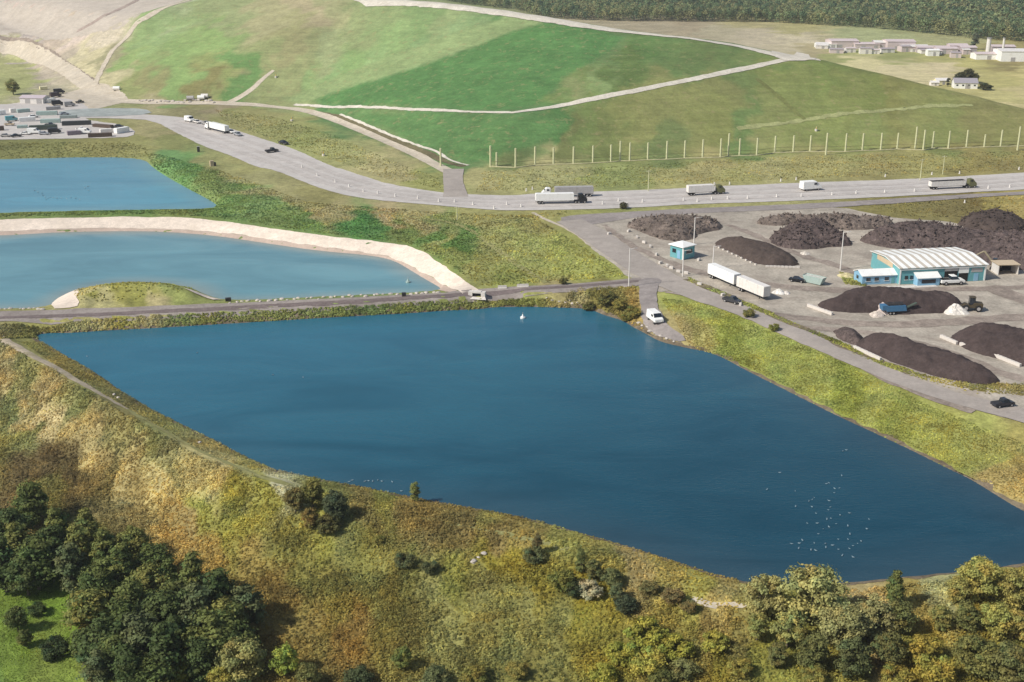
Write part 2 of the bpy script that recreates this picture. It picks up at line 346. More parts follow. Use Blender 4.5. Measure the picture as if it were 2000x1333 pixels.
# ------------------------------------------------------------------ what grows where: albedo samples of grass and soil
CS = [ # px, py, sRGB
 (-150,20,192,174,158),(60,20,192,174,160),(180,40,191,175,160),(300,5,194,178,164),(120,70,186,170,150),(60,75,170,158,148),(200,60,196,184,160),(150,120,190,180,146),(185,120,188,178,140),(225,150,176,168,130),(110,140,172,160,140),(215,110,150,145,110),
 (30,130,165,165,112),(20,160,158,160,106),(-150,120,166,164,112),(90,175,170,162,135),
 (260,110,136,155,96),(300,60,136,156,102),(350,130,132,155,94),(420,80,132,154,94),(440,40,142,150,104),(420,140,138,146,90),(350,165,126,148,90),(400,175,128,124,78),(300,180,138,136,90),(250,170,136,142,90),(460,165,104,135,78),
 (520,40,156,152,112),(600,20,160,150,116),(660,30,150,150,108),(560,90,148,146,102),(520,120,140,146,98),(600,110,136,140,96),(650,90,140,148,104),(560,160,142,148,100),(600,150,132,152,98),
 (700,60,132,142,96),(760,30,130,144,96),(760,90,128,150,96),(700,130,126,150,94),(820,60,122,144,92),(880,30,134,148,100),(900,60,128,148,100),(820,100,124,148,98),(650,170,130,154,100),(730,140,132,154,102),
 (640,198,88,124,74),(700,180,90,124,74),(760,160,90,124,74),(850,135,88,120,72),(950,110,88,120,70),(1000,80,86,118,70),(1050,60,90,122,72),(1120,62,92,122,72),(1180,72,98,122,74),(900,180,90,124,76),(1000,160,90,124,76),(1000,205,92,124,74),(1060,150,94,122,74),(1150,100,98,122,74),(800,200,92,126,76),
 (1150,150,108,123,72),(1110,180,122,131,84),(1090,195,106,125,72),(1220,130,94,113,62),(1250,90,92,119,66),(1300,110,98,121,70),(1350,90,104,121,70),(1350,130,98,117,68),(1420,110,102,121,70),(1450,120,108,123,72),(1500,122,106,121,68),(1200,165,96,115,64),(1160,160,122,139,88),
 (1290,175,129,131,80),(1220,205,127,131,78),(1150,230,109,123,70),(1080,250,83,119,66),(1250,240,133,135,82),(1350,200,133,135,82),(1400,240,129,133,78),(1400,170,125,127,78),(1500,150,119,127,72),(1550,180,123,131,76),(1600,150,115,127,70),(1500,220,131,137,82),(1450,260,107,127,74),(1600,240,127,135,78),(1650,190,123,129,74),(1700,250,125,133,78),(1750,190,125,125,72),(1800,220,129,131,78),(1850,260,127,133,78),(1900,230,129,127,78),(1950,260,129,129,78),(2000,250,131,129,80),(1700,170,119,127,70),
 (700,228,98,126,76),(760,250,108,128,80),(850,250,92,122,74),(950,260,90,122,72),(900,300,96,122,74),(1000,300,104,116,70),(1100,290,108,114,68),(1000,250,88,120,72),(1200,280,112,120,70),(1300,290,110,122,74),
 (1000,345,160,156,104),(1100,350,158,156,106),(1200,345,140,146,90),(1300,350,156,152,100),(1400,330,160,152,102),(1500,330,164,158,108),(1600,320,156,150,98),(1700,320,150,142,92),(1800,315,152,146,92),(1900,320,144,134,82),(2000,310,140,132,82),(2000,330,140,130,84),(1450,345,156,152,98),(940,350,164,158,108),(1080,318,164,158,110),
 (700,300,160,158,106),(640,290,156,156,100),(780,340,162,154,108),(820,360,146,146,88),(560,250,148,148,94),(480,235,150,146,96),(600,270,146,150,92),(740,320,172,164,116),(450,220,140,140,88),(350,215,136,130,92),(420,205,150,138,108),(300,200,156,148,112),
 (300,260,156,148,104),(340,280,134,136,84),(280,275,140,138,86),(100,280,124,124,74),(0,285,118,118,70),(200,285,132,128,78),(-150,285,118,118,70),(360,320,106,140,80),(330,305,106,140,84),(420,360,122,138,80),(440,330,148,146,96),(500,350,156,152,104),(560,380,152,146,100),(460,400,112,136,76),(520,400,118,140,84),(420,320,142,142,92),(480,320,152,148,96),(620,385,146,140,90),
 (600,440,112,136,76),(540,430,116,134,76),(700,440,84,126,66),(740,445,88,124,66),(640,410,158,148,104),(760,420,162,148,108),(800,455,116,130,72),(850,465,98,126,66),(900,480,94,124,62),(920,470,100,126,66),(820,430,158,150,104),(880,500,136,142,80),(960,480,150,150,92),(940,530,146,146,86),(870,470,150,152,94),(1000,500,152,154,92),(1000,545,136,140,76),(1050,470,152,154,92),(1100,500,158,160,90),(1150,530,158,160,90),(1050,430,146,140,86),(1130,480,150,150,84),(950,420,150,146,92),(1200,535,156,158,86),
 (100,415,112,130,72),(250,410,106,130,70),(400,410,110,130,70),(0,418,116,128,74),(380,440,118,130,72),
 (200,575,150,146,76),(290,560,150,148,80),(350,575,140,146,84),(250,585,152,150,80),(180,595,176,168,116),(290,596,176,164,118),
 (1200,590,146,136,78),(1230,600,164,142,82),(1170,575,124,116,62),(1300,650,160,146,110),(1100,590,160,148,100),
 (1340,600,152,156,84),(1400,620,154,158,86),(1500,680,152,156,84),(1450,690,136,142,68),(1600,740,152,156,84),(1700,790,152,154,84),(1640,790,132,138,64),(1750,840,134,136,66),(1800,830,150,152,82),(1850,890,146,146,76),(1900,850,150,152,84),(1950,870,152,150,84),(1980,900,160,144,84),(1960,940,170,152,96),(2000,960,166,148,92),(1990,850,156,146,84),(2100,920,158,144,84),(1330,650,170,156,104),(1380,670,160,152,92),
 (60,670,150,146,84),(140,712,148,138,84),(230,770,138,132,86),(20,690,128,126,78),(60,740,128,126,76),(150,790,124,126,76),(250,850,140,132,82),(350,880,146,140,92),(330,850,138,138,86),
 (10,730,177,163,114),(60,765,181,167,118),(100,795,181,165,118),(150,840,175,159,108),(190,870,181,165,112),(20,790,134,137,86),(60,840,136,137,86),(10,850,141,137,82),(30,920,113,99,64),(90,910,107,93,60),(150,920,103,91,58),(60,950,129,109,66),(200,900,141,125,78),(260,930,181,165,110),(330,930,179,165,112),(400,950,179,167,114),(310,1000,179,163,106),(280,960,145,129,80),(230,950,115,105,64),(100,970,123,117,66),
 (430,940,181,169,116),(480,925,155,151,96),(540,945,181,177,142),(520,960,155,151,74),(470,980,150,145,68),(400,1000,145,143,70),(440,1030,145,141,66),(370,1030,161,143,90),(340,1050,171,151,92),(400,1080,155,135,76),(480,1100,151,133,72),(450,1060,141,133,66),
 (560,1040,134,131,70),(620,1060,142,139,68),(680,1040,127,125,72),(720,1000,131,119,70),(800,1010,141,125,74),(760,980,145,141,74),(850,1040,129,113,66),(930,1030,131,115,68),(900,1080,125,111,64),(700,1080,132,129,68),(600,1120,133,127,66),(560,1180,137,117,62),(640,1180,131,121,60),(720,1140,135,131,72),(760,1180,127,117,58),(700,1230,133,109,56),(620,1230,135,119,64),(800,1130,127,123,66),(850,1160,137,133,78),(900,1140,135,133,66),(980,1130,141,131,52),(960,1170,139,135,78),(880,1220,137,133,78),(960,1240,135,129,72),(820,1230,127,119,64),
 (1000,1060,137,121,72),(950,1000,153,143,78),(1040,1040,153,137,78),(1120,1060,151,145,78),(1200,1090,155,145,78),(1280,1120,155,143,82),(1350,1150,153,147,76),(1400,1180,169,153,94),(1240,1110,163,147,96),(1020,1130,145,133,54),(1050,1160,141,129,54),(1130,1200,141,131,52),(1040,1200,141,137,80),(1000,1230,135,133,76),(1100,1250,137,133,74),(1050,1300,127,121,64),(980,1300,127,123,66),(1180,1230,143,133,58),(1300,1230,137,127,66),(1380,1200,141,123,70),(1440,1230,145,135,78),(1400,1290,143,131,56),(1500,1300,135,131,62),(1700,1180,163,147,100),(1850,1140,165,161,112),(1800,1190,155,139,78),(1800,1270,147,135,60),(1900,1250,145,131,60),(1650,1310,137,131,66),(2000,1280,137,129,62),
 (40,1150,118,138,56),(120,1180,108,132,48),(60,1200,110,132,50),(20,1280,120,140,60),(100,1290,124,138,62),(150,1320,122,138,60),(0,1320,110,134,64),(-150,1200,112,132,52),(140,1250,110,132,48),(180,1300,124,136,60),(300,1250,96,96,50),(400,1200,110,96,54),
 (1450,42,168,158,112),(1550,55,166,158,108),(1700,65,160,164,116),(1850,82,160,158,112),(1350,55,160,146,118),(1300,50,162,150,122),(1400,60,170,160,130),(1480,70,180,168,140),(1550,78,192,180,148),(1600,100,168,156,118),(1650,110,152,154,98),(1750,110,150,152,96),(1850,112,160,156,98),(1680,125,196,186,138),(1750,135,198,186,144),(1850,135,196,182,142),(1780,150,196,184,140),(1950,118,150,140,90),(2000,140,186,174,116),(1980,125,140,128,82),(1900,122,176,168,106),(1960,160,176,168,108),(2000,185,184,172,122),(1950,190,180,172,116),(1980,205,190,178,128),(1870,172,170,162,106),(2150,150,180,168,112),
 (1750,405,126,118,70),(1850,405,118,108,66),(1900,395,116,104,62),(1950,400,146,134,78),(1990,395,164,150,92),(1990,410,160,144,88),(1800,410,124,116,72),(1880,755,150,142,84),(1830,735,166,152,84),(1960,760,150,140,90),
]
cs = np.array([(*tuple(hit(a, b))[:2], *lin(c, d, e)) for a, b, c, d, e in CS])
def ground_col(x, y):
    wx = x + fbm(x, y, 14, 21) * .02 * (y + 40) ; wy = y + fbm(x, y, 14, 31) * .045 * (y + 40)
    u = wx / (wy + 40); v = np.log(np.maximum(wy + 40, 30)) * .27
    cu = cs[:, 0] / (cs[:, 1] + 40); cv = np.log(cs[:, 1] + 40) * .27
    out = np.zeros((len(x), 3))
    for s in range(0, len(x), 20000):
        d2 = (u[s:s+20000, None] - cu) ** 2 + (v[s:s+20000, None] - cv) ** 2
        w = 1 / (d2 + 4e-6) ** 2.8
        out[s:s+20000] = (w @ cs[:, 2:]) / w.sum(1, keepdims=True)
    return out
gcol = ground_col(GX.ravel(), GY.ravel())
def hitpoly(p): return [tuple(hit(x, y))[:2] for x, y in p]
# the two freshly greened faces of the hill, and mown / seeded strips on the paler face between
GREEN1 = hitpoly([(606,199),(700,166),(770,147),(850,121),(930,92),(1000,63),(1060,47),(1100,45),(1185,62),(1222,73),(1190,98),(1150,122),(1110,150),(1070,182),(1045,203),(1010,215),(900,212),(760,206)])
GREEN2 = hitpoly([(686,227),(760,221),(900,226),(1010,230),(1080,220),(1120,238),(1090,266),(1035,290),(960,312),(918,320),(850,294),(760,257)])
PALE1 = hitpoly([(552,192),(640,158),(760,108),(850,78),(980,38),(1050,30),(1060,46),(1000,62),(930,91),(850,120),(770,146),(700,165),(606,198)])
gx, gy = GX.ravel(), GY.ravel(); wob = fbm(gx, gy, 30, 91) * 10 + fbm(gx, gy, 7, 92) * 5
for gp, c in ((PALE1, (134,150,100)), (GREEN1, (84,122,68)), (GREEN2, (88,122,70))):
    near = (gx > min(p[0] for p in gp) - 40) & (gx < max(p[0] for p in gp) + 40) & (gy > min(p[1] for p in gp) - 40) & (gy < max(p[1] for p in gp) + 40)
    sd = poly_dist(gx[near], gy[near], gp); sd = np.where(in_poly(gx[near], gy[near], gp), sd, -sd)
    w_ = np.clip((sd + wob[near] * .22) / 3.5 + .5, 0, 1)[:, None] * .95
    gcol[near] = gcol[near] * (1 - w_) + np.array(lin(*c)) * w_
# ------------------------------------------------------------------ roads, yard, banks: sheets and ribbons laid on the ground
SINK = np.zeros_like(GZ)
def sink_under(ol):
    s = in_poly(GX, GY, ol)
    for _ in range(2):                         # keep clear of the edge, so no trench shows along it
        e = s.copy(); e[1:] &= s[:-1]; e[:-1] &= s[1:]; e[:, 1:] &= s[:, :-1]; e[:, :-1] &= s[:, 1:]; s = e
    SINK[s] = np.maximum(SINK[s], .45)
def sheet(name, poly, m, off, label, cat, step=3.0, jit=.25, sm=1, kind='structure', edge=1.6):
    poly = smooth([tuple(p) for p in poly], True, sm) if sm else poly
    out = resample(poly, edge)
    oa = np.array(out); oa += np.stack([fbm(oa[:, 0], oa[:, 1], 3.5, 41), fbm(oa[:, 0], oa[:, 1], 3.5, 43)], 1) * jit * 2
    x0, y0 = oa.min(0); x1, y1 = oa.max(0)
    gx, gy = np.meshgrid(np.arange(x0, x1, step), np.arange(y0, y1, step)); gx = gx.ravel() + rng.uniform(-.3, .3, gx.size) * step; gy = gy.ravel() + rng.uniform(-.3, .3, gy.size) * step
    ok = in_poly(gx, gy, oa); gx, gy = gx[ok], gy[ok]
    ok = poly_dist(gx, gy, oa) > step * .4; gx, gy = gx[ok], gy[ok]
    pts = [Vector(p) for p in oa] + [Vector((a, b)) for a, b in zip(gx, gy)]
    n = len(oa)
    r = delaunay_2d_cdt(pts, [(i, (i + 1) % n) for i in range(n)], [], 1, 1e-4)
    V = np.array([(v.x, v.y) for v in r[0]]); z = gz_at(V[:, 0], V[:, 1]) + off
    o = np_mesh(name, np.column_stack([V, z]), np.array([tuple(f) for f in r[2]]), m, smooth_=True)
    if o.data.polygons[0].normal.z < 0: o.data.flip_normals()
    sink_under(oa)
    return tag(o, label, cat, kind=kind)
def ribbon(name, line, width, m, off, label, cat, cross=4, step=2.0, jit=.12, kind='structure', sink=True):
    """line: world xy; width: metres (number or list per point)"""
    w = width if isinstance(width, (list, tuple)) else [width] * len(line)
    p3 = smooth([(*a, b) for a, b in zip(line, w)], False, 2)
    q = []
    for a, b in zip(p3, p3[1:]):
        k = max(1, int(math.hypot(b[0] - a[0], b[1] - a[1]) / step))
        q += [tuple(Vector(a).lerp(Vector(b), i / k)) for i in range(k)]
    q.append(p3[-1]); q = np.array(q)
    t = np.gradient(q[:, :2], axis=0); t /= np.linalg.norm(t, axis=1, keepdims=True) + 1e-9
    nrm = np.column_stack([-t[:, 1], t[:, 0]]); V = []
    for k in range(cross + 1):
        s = (k / cross - .5)
        e = fbm(q[:, 0] * 1.0 + k * 50, q[:, 1], 3, 51) * jit * (2 if k in (0, cross) else 0)
        V.append(q[:, :2] + nrm * (s * q[:, 2] + e)[:, None])
    V = np.stack(V, 1); nq = len(q); xy = V.reshape(-1, 2)
    z = gz_at(xy[:, 0], xy[:, 1]) + off
    i, j = np.meshgrid(np.arange(nq - 1), np.arange(cross), indexing='ij'); a = (i * (cross + 1) + j).ravel()
    F = np.column_stack([a, a + 1, a + cross + 2, a + cross + 1])
    o = np_mesh(name, np.column_stack([xy, z]), F, m, smooth_=True)
    if o.data.polygons[0].normal.z < 0: o.data.flip_normals()
    if sink:
        ol = [tuple(p) for p in V[:, 0]] + [tuple(p) for p in V[::-1, -1]]
        sink_under(ol)
    return tag(o, label, cat, kind=kind)

M_ROAD = ground_mat('pale worn asphalt', (193, 186, 178), .12, .05, .3, 1.4, tint=(178, 168, 162), bumpd=.02, rough=.85, streak=((.02, .5, 1), R(6), .06))
M_DARK = ground_mat('old dark asphalt', (150, 141, 135), .22, .06, .35, 1.5, tint=(126, 118, 114), bumpd=.03, rough=.85)
M_YARD = ground_mat('yard gravel', (172, 162, 147), .34, .03, .15, 1.2, tint=(146, 132, 120), patch=(192, 183, 166), bumpd=.05, streak=((.03, .16, 1), R(25), .1))
M_LANE = ground_mat('yard lane', (166, 156, 146), .16, .04, .25, 1.3, tint=(156, 146, 138), bumpd=.04)
M_CAUSE = ground_mat('causeway gravel', (150, 140, 132), .25, .06, .4, 1.5, tint=(128, 116, 108), bumpd=.05)
M_RUT = ground_mat('wheel rut', (118, 106, 102), .25, .1, .5, 1.5, bumpd=.03)
M_TRACK = ground_mat('dirt track', (196, 184, 164), .2, .08, .4, 1.6, tint=(176, 160, 134), bumpd=.05)
M_PATH = ground_mat('grassy path', (176, 162, 140), .3, .1, .5, 1.8, tint=(150, 140, 98), patch=(146, 140, 92), bumpd=.05)
M_BENCH = ground_mat('bench road gravel', (206, 198, 182), .2, .08, .4, 1.2, tint=(186, 176, 154), bumpd=.06)
M_SAND = ground_mat('pale liner sand', (224, 208, 190), .2, .05, .3, 1.2, tint=(212, 196, 176), bumpd=.05)
M_WETSAND = ground_mat('wet sand', (186, 166, 150), .15, .05, .3, 1.2, bumpd=.03, rough=.7)
M_TEALPAD = ground_mat('damp concrete pad', (162, 166, 160), .25, .05, .2, .8, tint=(128, 138, 132), bumpd=.02, rough=.6)
M_STAIN = ground_mat('trodden wet gravel', (150, 137, 125), .4, .06, .3, 1.4, tint=(128, 114, 104), bumpd=.04)
M_SPOIL = ground_mat('landfill soil', (186, 175, 160), .14, .03, .15, .8, tint=(172, 160, 144), bumpd=.1, streak=((.02, .12, 1), R(-30), .08))

MAIN_U = [(100,217),(260,223),(330,227),(400,236),(470,258),(540,281),(575,292),(650,327),(675,333),(712,346),(762,361),(850,376),(920,381),(1000,383),(1060,378),(1265,372),(1500,360),(1780,351),(2000,338),(2250,322)]
MAIN_L = [(2250,356),(2000,371),(1900,376),(1800,382),(1700,387),(1500,395),(1340,400),(1250,406),(1150,410),(1000,412),(960,411),(900,406),(830,400),(760,394),(700,387),(640,374),(580,351),(540,334),(500,327),(450,304),(400,288),(350,263),(300,236),(240,232),(100,231)]
sheet('main_road', hits(MAIN_U + MAIN_L), M_ROAD, .14, 'wide pale asphalt haul road curving past the ponds to the right edge', 'road', step=4)
M_WEAR = ground_mat('worn wheel lane', (185, 177, 169), .2, .05, .3, 1.4, tint=(175, 167, 159), bumpd=.02)
for k, (o1, o2) in enumerate(((.26, 2.6), (.5, 2.2), (.74, 2.6))):
    mu, ml = MAIN_U[2:], MAIN_L[::-1][1:]; line = []
    for x in range(340, 2200, 60): line.append((x, np.interp(x, [q[0] for q in mu], [q[1] for q in mu]) * (1 - o1) + np.interp(x, [q[0] for q in ml], [q[1] for q in ml]) * o1))
    ribbon('wheel_wear', hits(line), o2 * 1.5, M_WEAR, .19, 'faint darker wheel lane worn along the haul road', 'wear', jit=.5, sink=False)
sheet('old_road', hits([(1085,428),(1120,421),(1250,413.5),(1400,406),(1600,398),(1800,386),(1900,380),(2000,375.5),(2250,360),(2250,368),(2000,381),(1900,387),(1800,395),(1600,408),(1400,416),(1260,423),(1180,436),(1130,445)]), M_DARK, .18, 'darker asphalt road running just below the pale haul road', 'road', step=4)
YARD = [(1085,428),(1130,421),(1260,419),(1500,407),(1640,404),(1700,418),(1760,428),(1850,432),(1900,446),(1960,462),(2060,468),(2400,470),(2500,800),(2200,880),(2000,826),(1900,802),(1800,772),(1700,728),(1600,678),(1520,638),(1450,609),(1370,580),(1310,569),(1284,572),(1258,556),(1225,540),(1200,518),(1150,482),(1125,452)]
sheet('yard', hits(YARD), M_YARD, .10, 'pale gravel compost yard around the teal building', 'yard', step=4, jit=.5)
ribbon('lane_verge', hits([(1300,571),(1372,582),(1452,612),(1522,640),(1602,680),(1702,729),(1802,774),(1902,805)]), 2.2, M_STAIN, .15, 'dark trodden edge between the lane and the grass bank', 'verge', jit=.6, sink=False)
ribbon('yard_lane', hits([(1110,432),(1150,452),(1215,498),(1290,545),(1350,572),(1440,602),(1540,645),(1640,690),(1740,735),(1840,772),(1950,800),(2100,842),(2300,900)]), [10.35, 11.5, 11.5, 11.5, 10.35, 8.62, 7.47, 7.13, 7.13, 7.13, 8.05, 8.05, 8.05], M_LANE, .2, 'grey gravel lane between the yard and the grass bank', 'lane', jit=.3)
for pts, wd, lb in (([(1240,500),(1330,556),(1460,610),(1600,672),(1760,744),(1960,806)],[1.6]*6,'lane'),([(1300,520),(1420,545),(1560,566),(1700,570),(1880,566),(2050,560)],[2,3,4,4,3,3],'yard middle'),([(1480,610),(1560,622),(1680,636),(1820,634),(1960,622),(2080,616)],[2,3.5,3.5,4,4,3],'below the long compost row'),([(1560,640),(1700,650),(1830,680),(1930,722),(2060,760)],[2,3,3,3,3],'between the near piles'),([(1420,440),(1480,462),(1560,500),(1640,520),(1680,545)],[2,3,3,3,2],'past the brush piles'),([(1180,440),(1220,474),(1300,512),(1380,536)],[2,2.5,2.5,2],'yard entrance'),([(1930,560),(1980,580),(2060,600)],[5,6,6],'right border')):
    ribbon('tyre_tracks', hits(pts), [q * 1.3 for q in wd], M_STAIN, .16, 'darker trodden wheel marks on the gravel, ' + lb, 'tracks', jit=.7, sink=False)
ribbon('causeway_road', hits([(-300,636),(0,618),(100,616),(250,610),(400,603),(560,594),(700,588),(880,579),(1000,572),(1100,564),(1200,556),(1275,549)]), [9.75, 9.75, 9.0, 8.25, 7.5, 6.75, 6.75, 6.75, 7.5, 7.5, 7.8, 9.0], M_CAUSE, .12, 'gravel causeway road between the blue pond and the pale ponds', 'road', jit=.25)
ribbon('wheel_ruts', hits([(-300,640),(0,621),(100,619),(250,612),(400,605),(560,596),(700,589),(880,580),(1000,570),(1100,562),(1200,554),(1270,548)]), 2.25, M_RUT, .17, 'dark wheel ruts along the middle of the causeway road', 'ruts', cross=2, jit=.2)
sheet('pump_drive', hits([(1245,545),(1296,545),(1284,562),(1281,585),(1290,612),(1304,640),(1345,668),(1318,672),(1270,652),(1252,628),(1251,596),(1247,570)]), M_DARK, .24, 'short dark asphalt drive from the causeway down to the parked white van', 'drive', step=2.5)
ribbon('branch_road', hits([(886,331),(884,350),(888,370),(890,386)]), [9,8,8.5,10], M_LANE, .2, 'short gravel link road joining the hill track to the haul road', 'road')
ribbon('perimeter_track', hits([(440,203),(520,207),(585,213),(640,228),(720,262),(800,297),(850,322),(886,340)]), [5.75, 5.75, 5.75, 5.17, 5.17, 5.17, 5.75, 6.9], M_TRACK, .12, 'pale dirt track along the left foot of the grassed hill', 'track')
ribbon('north_track', hits([(95,205),(200,196),(300,202),(440,203)]), [10.5, 13.5, 6.0, 6.0], M_TRACK, .14, 'pale dirt track behind the equipment depot', 'track')
ribbon('field_branch', hits([(440,203),(470,190),(496,172),(512,155),(534,138)]), [4,4,3.5,3,2.2], M_TRACK, .12, 'short pale track forking up the hill from the depot track', 'track')
ribbon('bench_track', hits([(1000,221),(1050,214),(1120,202),(1200,186),(1300,166),(1400,146),(1480,129),(1545,116),(1600,117)]), [3.9, 4.42, 4.42, 4.16, 4.16, 4.16, 4.55, 6.5, 9.1], M_BENCH, .2, 'white gravel bench road climbing the grassed hill to the right', 'track', jit=.3)
ribbon('bench_drain', hits([(575,205),(660,209),(760,213),(880,218),(1005,221)]), [2.56, 2.72, 2.56, 2.56, 3.2], M_BENCH, .2, 'thin pale stone drain crossing the foot of the green hill face', 'drain', jit=.4)
ribbon('toe_drain', hits([(664,224),(720,246),(800,279),(860,303),(915,324)]), 1.4, M_BENCH, .2, 'thin pale stone drain down the left foot of the hill', 'drain', jit=.3)
ribbon('crest_road', hits([(640,-12),(700,0),(800,4),(900,13),(1000,27),(1100,43),(1190,58),(1260,66),(1350,77),(1430,88),(1490,101),(1545,114)]), [21.0, 18.0, 13.5, 12.0, 12.0, 12.0, 12.0, 6.75, 5.25, 6.0, 9.0, 12.0], M_BENCH, .3, 'pale gravel road along the crest of the grassed hill', 'road', jit=.5)
sheet('summit_pad', hits([(1500,101),(1545,100),(1592,110),(1604,118),(1560,121),(1520,118)]), M_BENCH, .34, 'grey gravel pad at the right summit of the hill', 'pad', jit=.5)
sheet('depot_yard', hits([(-300,206),(0,206),(50,200),(90,190),(150,196),(170,208),(180,218),(150,232),(250,246),(268,262),(240,270),(100,272),(0,274),(-300,276)]), M_ROAD, .12, 'pale paved depot yard crowded with containers and trucks', 'yard', step=5, jit=.5)
sheet('bare_soil', hits([(-300,-50),(420,-38),(372,-4),(300,19),(255,42),(225,60),(150,72),(90,80),(40,72),(0,66),(-300,40)]), M_SPOIL, .06, 'bare grey tan soil on the left shoulder of the landfill hill', 'soil', step=8, jit=1.5)
sheet('depot_apron', hits([(96,192),(140,178),(186,163),(215,168),(240,180),(255,197),(210,208),(180,216),(120,215)]), M_TRACK, .1, 'dusty trodden ground between the depot and the landfill tracks', 'apron', step=4, jit=.8)
sheet('wash_pad', hits([(118,216),(200,212),(285,213),(300,224),(200,229),(110,229)]), M_TEALPAD, .22, 'damp bluish concrete pad beside the depot', 'pad', step=4)
ribbon('haul_track', hits([(-200,60),(0,84),(60,98),(110,124),(150,152),(186,176),(190,196)]), [11.7, 11.7, 11.7, 10.4, 10.4, 10.4, 10.4], M_TRACK, .16, 'pale haul track rising left across the bare landfill', 'track', jit=.5)
ribbon('track_ditch', hits([(-200,50),(0,74),(56,84),(104,105),(146,134),(190,168)]), [9.1, 9.1, 7.8, 3.9, 3.25, 3.9], ground_mat('ditch rubble', (146,132,118), .4, .1, .4, 1.2, tint=(120,108,94), bumpd=.2), .14, 'dark rubble ditch beside the haul track', 'ditch', jit=.8)
ribbon('face_track', hits([(184,168),(206,122),(226,90),(262,48),(300,30),(374,0),(420,-18)]), [3.5,3.5,4,4.5,6,7,8], M_TRACK, .2, 'pale track between the bare landfill and the green hill face', 'track', jit=.4)
M_GREENWAY = ground_mat('mown grass track', (148,144,94), .25, .1, .5, 1.8, tint=(132,132,80), bumpd=.04)
ribbon('bank_track', hits([(700,408),(800,424),(870,432),(910,444),(950,472),(990,502),(1030,532),(1068,553)]), 2.2, M_GREENWAY, .1, 'faint track across the grass berm down to the causeway', 'track', jit=.3)
ribbon('berm_track', hits([(1040,416),(1080,436),(1120,452),(1150,478)]), 1.6, M_TRACK, .1, 'narrow dirt verge beside the yard entrance', 'track', jit=.3)
ribbon('shore_path', hits([(-250,560),(-60,628),(0,662),(60,694),(100,714),(200,772),(250,800)]), [3.4,3.2,3.0,2.6,2.2,1.8,1.2], M_PATH, .10, 'pale gravel path along the left shore of the blue pond', 'path', jit=.4)
ribbon('shore_track', hits([(215,780),(300,830),(400,885),(500,928),(570,948)]), [1.2,1.3,1.3,1.5,2.6], M_GREENWAY, .07, 'faint grassy track continuing the shore path', 'track', jit=.5)
ribbon('shore_track', hits([(690,986),(790,1004),(900,1026),(1010,1048),(1110,1072)]), 1.2, M_GREENWAY, .07, 'faint grassy track along the near shore past the young tree', 'track', jit=.5)
ribbon('meadow_track', hits([(1350,1172),(1400,1182),(1460,1186)]), 1.6, M_TRACK, .1, 'short sandy track near the big olive tree', 'track', jit=.5)
ribbon('hill_swale', hits([(1478,153),(1512,182),(1545,212),(1572,234)]), 2.6, ground_mat('damp swale grass', (116,120,70), .3, .1, .4, 1.5), .12, 'darker damp swale down the right hill slope', 'swale', jit=.6, sink=False)
ribbon('hill_swale', hits([(1440,252),(1560,236),(1680,220),(1800,208),(1900,206)]), 3.0, ground_mat('dry swale grass', (154,156,106), .3, .1, .4, 1.5), .12, 'paler dry line across the right hill slope', 'swale', jit=.8, sink=False)
ribbon('toe_ditch', hits([(590,213),(650,226),(720,254),(800,289),(856,312),(905,326)]), [2,5,5,4.5,4,3], ground_mat('weedy ditch', (112,104,76), .35, .1, .4, 1.5, tint=(94,90,62)), .06, 'dark weedy ditch between the perimeter track and the stone drain', 'ditch', jit=.5, sink=False)
ribbon('yard_ditch', hits([(1345,546),(1400,570),(1450,592),(1520,622),(1600,655),(1660,684),(1720,708),(1780,730)]), 2.6, ground_mat('weedy yard ditch', (120,108,88), .45, .1, .5, 1.6, tint=(104,98,66)), .22, 'dark weedy ditch between the lane and the yard', 'ditch', jit=.7, sink=False)
ribbon('landfill_track', hits([(150,62),(200,36),(240,16),(275,-4)]), 5, ground_mat('dark landfill track', (160,144,132), .3, .1, .4, 1.5), .14, 'darker track climbing the bare landfill', 'track', jit=.8, sink=False)
sheet('sand_bank', hits([(-300,438),(0,430),(120,426),(300,422.5),(420,430),(500,443),(620,460),(760,475),(805,481),(850,506),(900,546),(938,569),(928,577),(898,574),(868,556),(812,526),(770,503),(720,493),(620,483),(500,464),(420,453),(300,445),(120,446),(0,454),(-300,460)]), M_SAND, .12, 'pale sandy liner bank curving along the middle pond', 'bank', step=2.0, jit=.3)
sheet('wet_margin', hits([(-300,460),(0,454),(120,446),(300,445),(420,453),(500,464),(620,483),(720,493),(770,503),(812,526),(868,556),(898,574),(878,574),(846,560),(806,536),(768,512),(718,501),(618,493),(498,475),(418,463),(300,454),(120,456),(0,464),(-300,470)]), M_WETSAND, .09, 'damp grey margin between the sand bank and the middle pond', 'bank', step=1.5, jit=.2)
sheet('spit_sand', hits([(98,604),(108,584),(128,571),(150,563),(156,572),(147,580),(158,598),(130,603)]), M_SAND, .16, 'small sandy tip at the left end of the grassy islet', 'bank', step=1.2, jit=.15)
ribbon('spit_strip', hits([(366,566),(380,572),(402,580),(424,587)]), [2.6,3.4,3.6,2.6], M_SAND, .3, 'pale strip of sand at the right end of the grassy islet', 'bank', jit=.2)

sa = resample(SH['A'][0], 5)
ribbon('mud_margin', sa + sa[:2], 1.9, ground_mat('wet shore mud', (112, 100, 82), .5, .1, .5, 1.8, tint=(140, 128, 104), bumpd=.06), .05, 'thin dark muddy waterline round the blue pond', 'mud', jit=.9, sink=False)
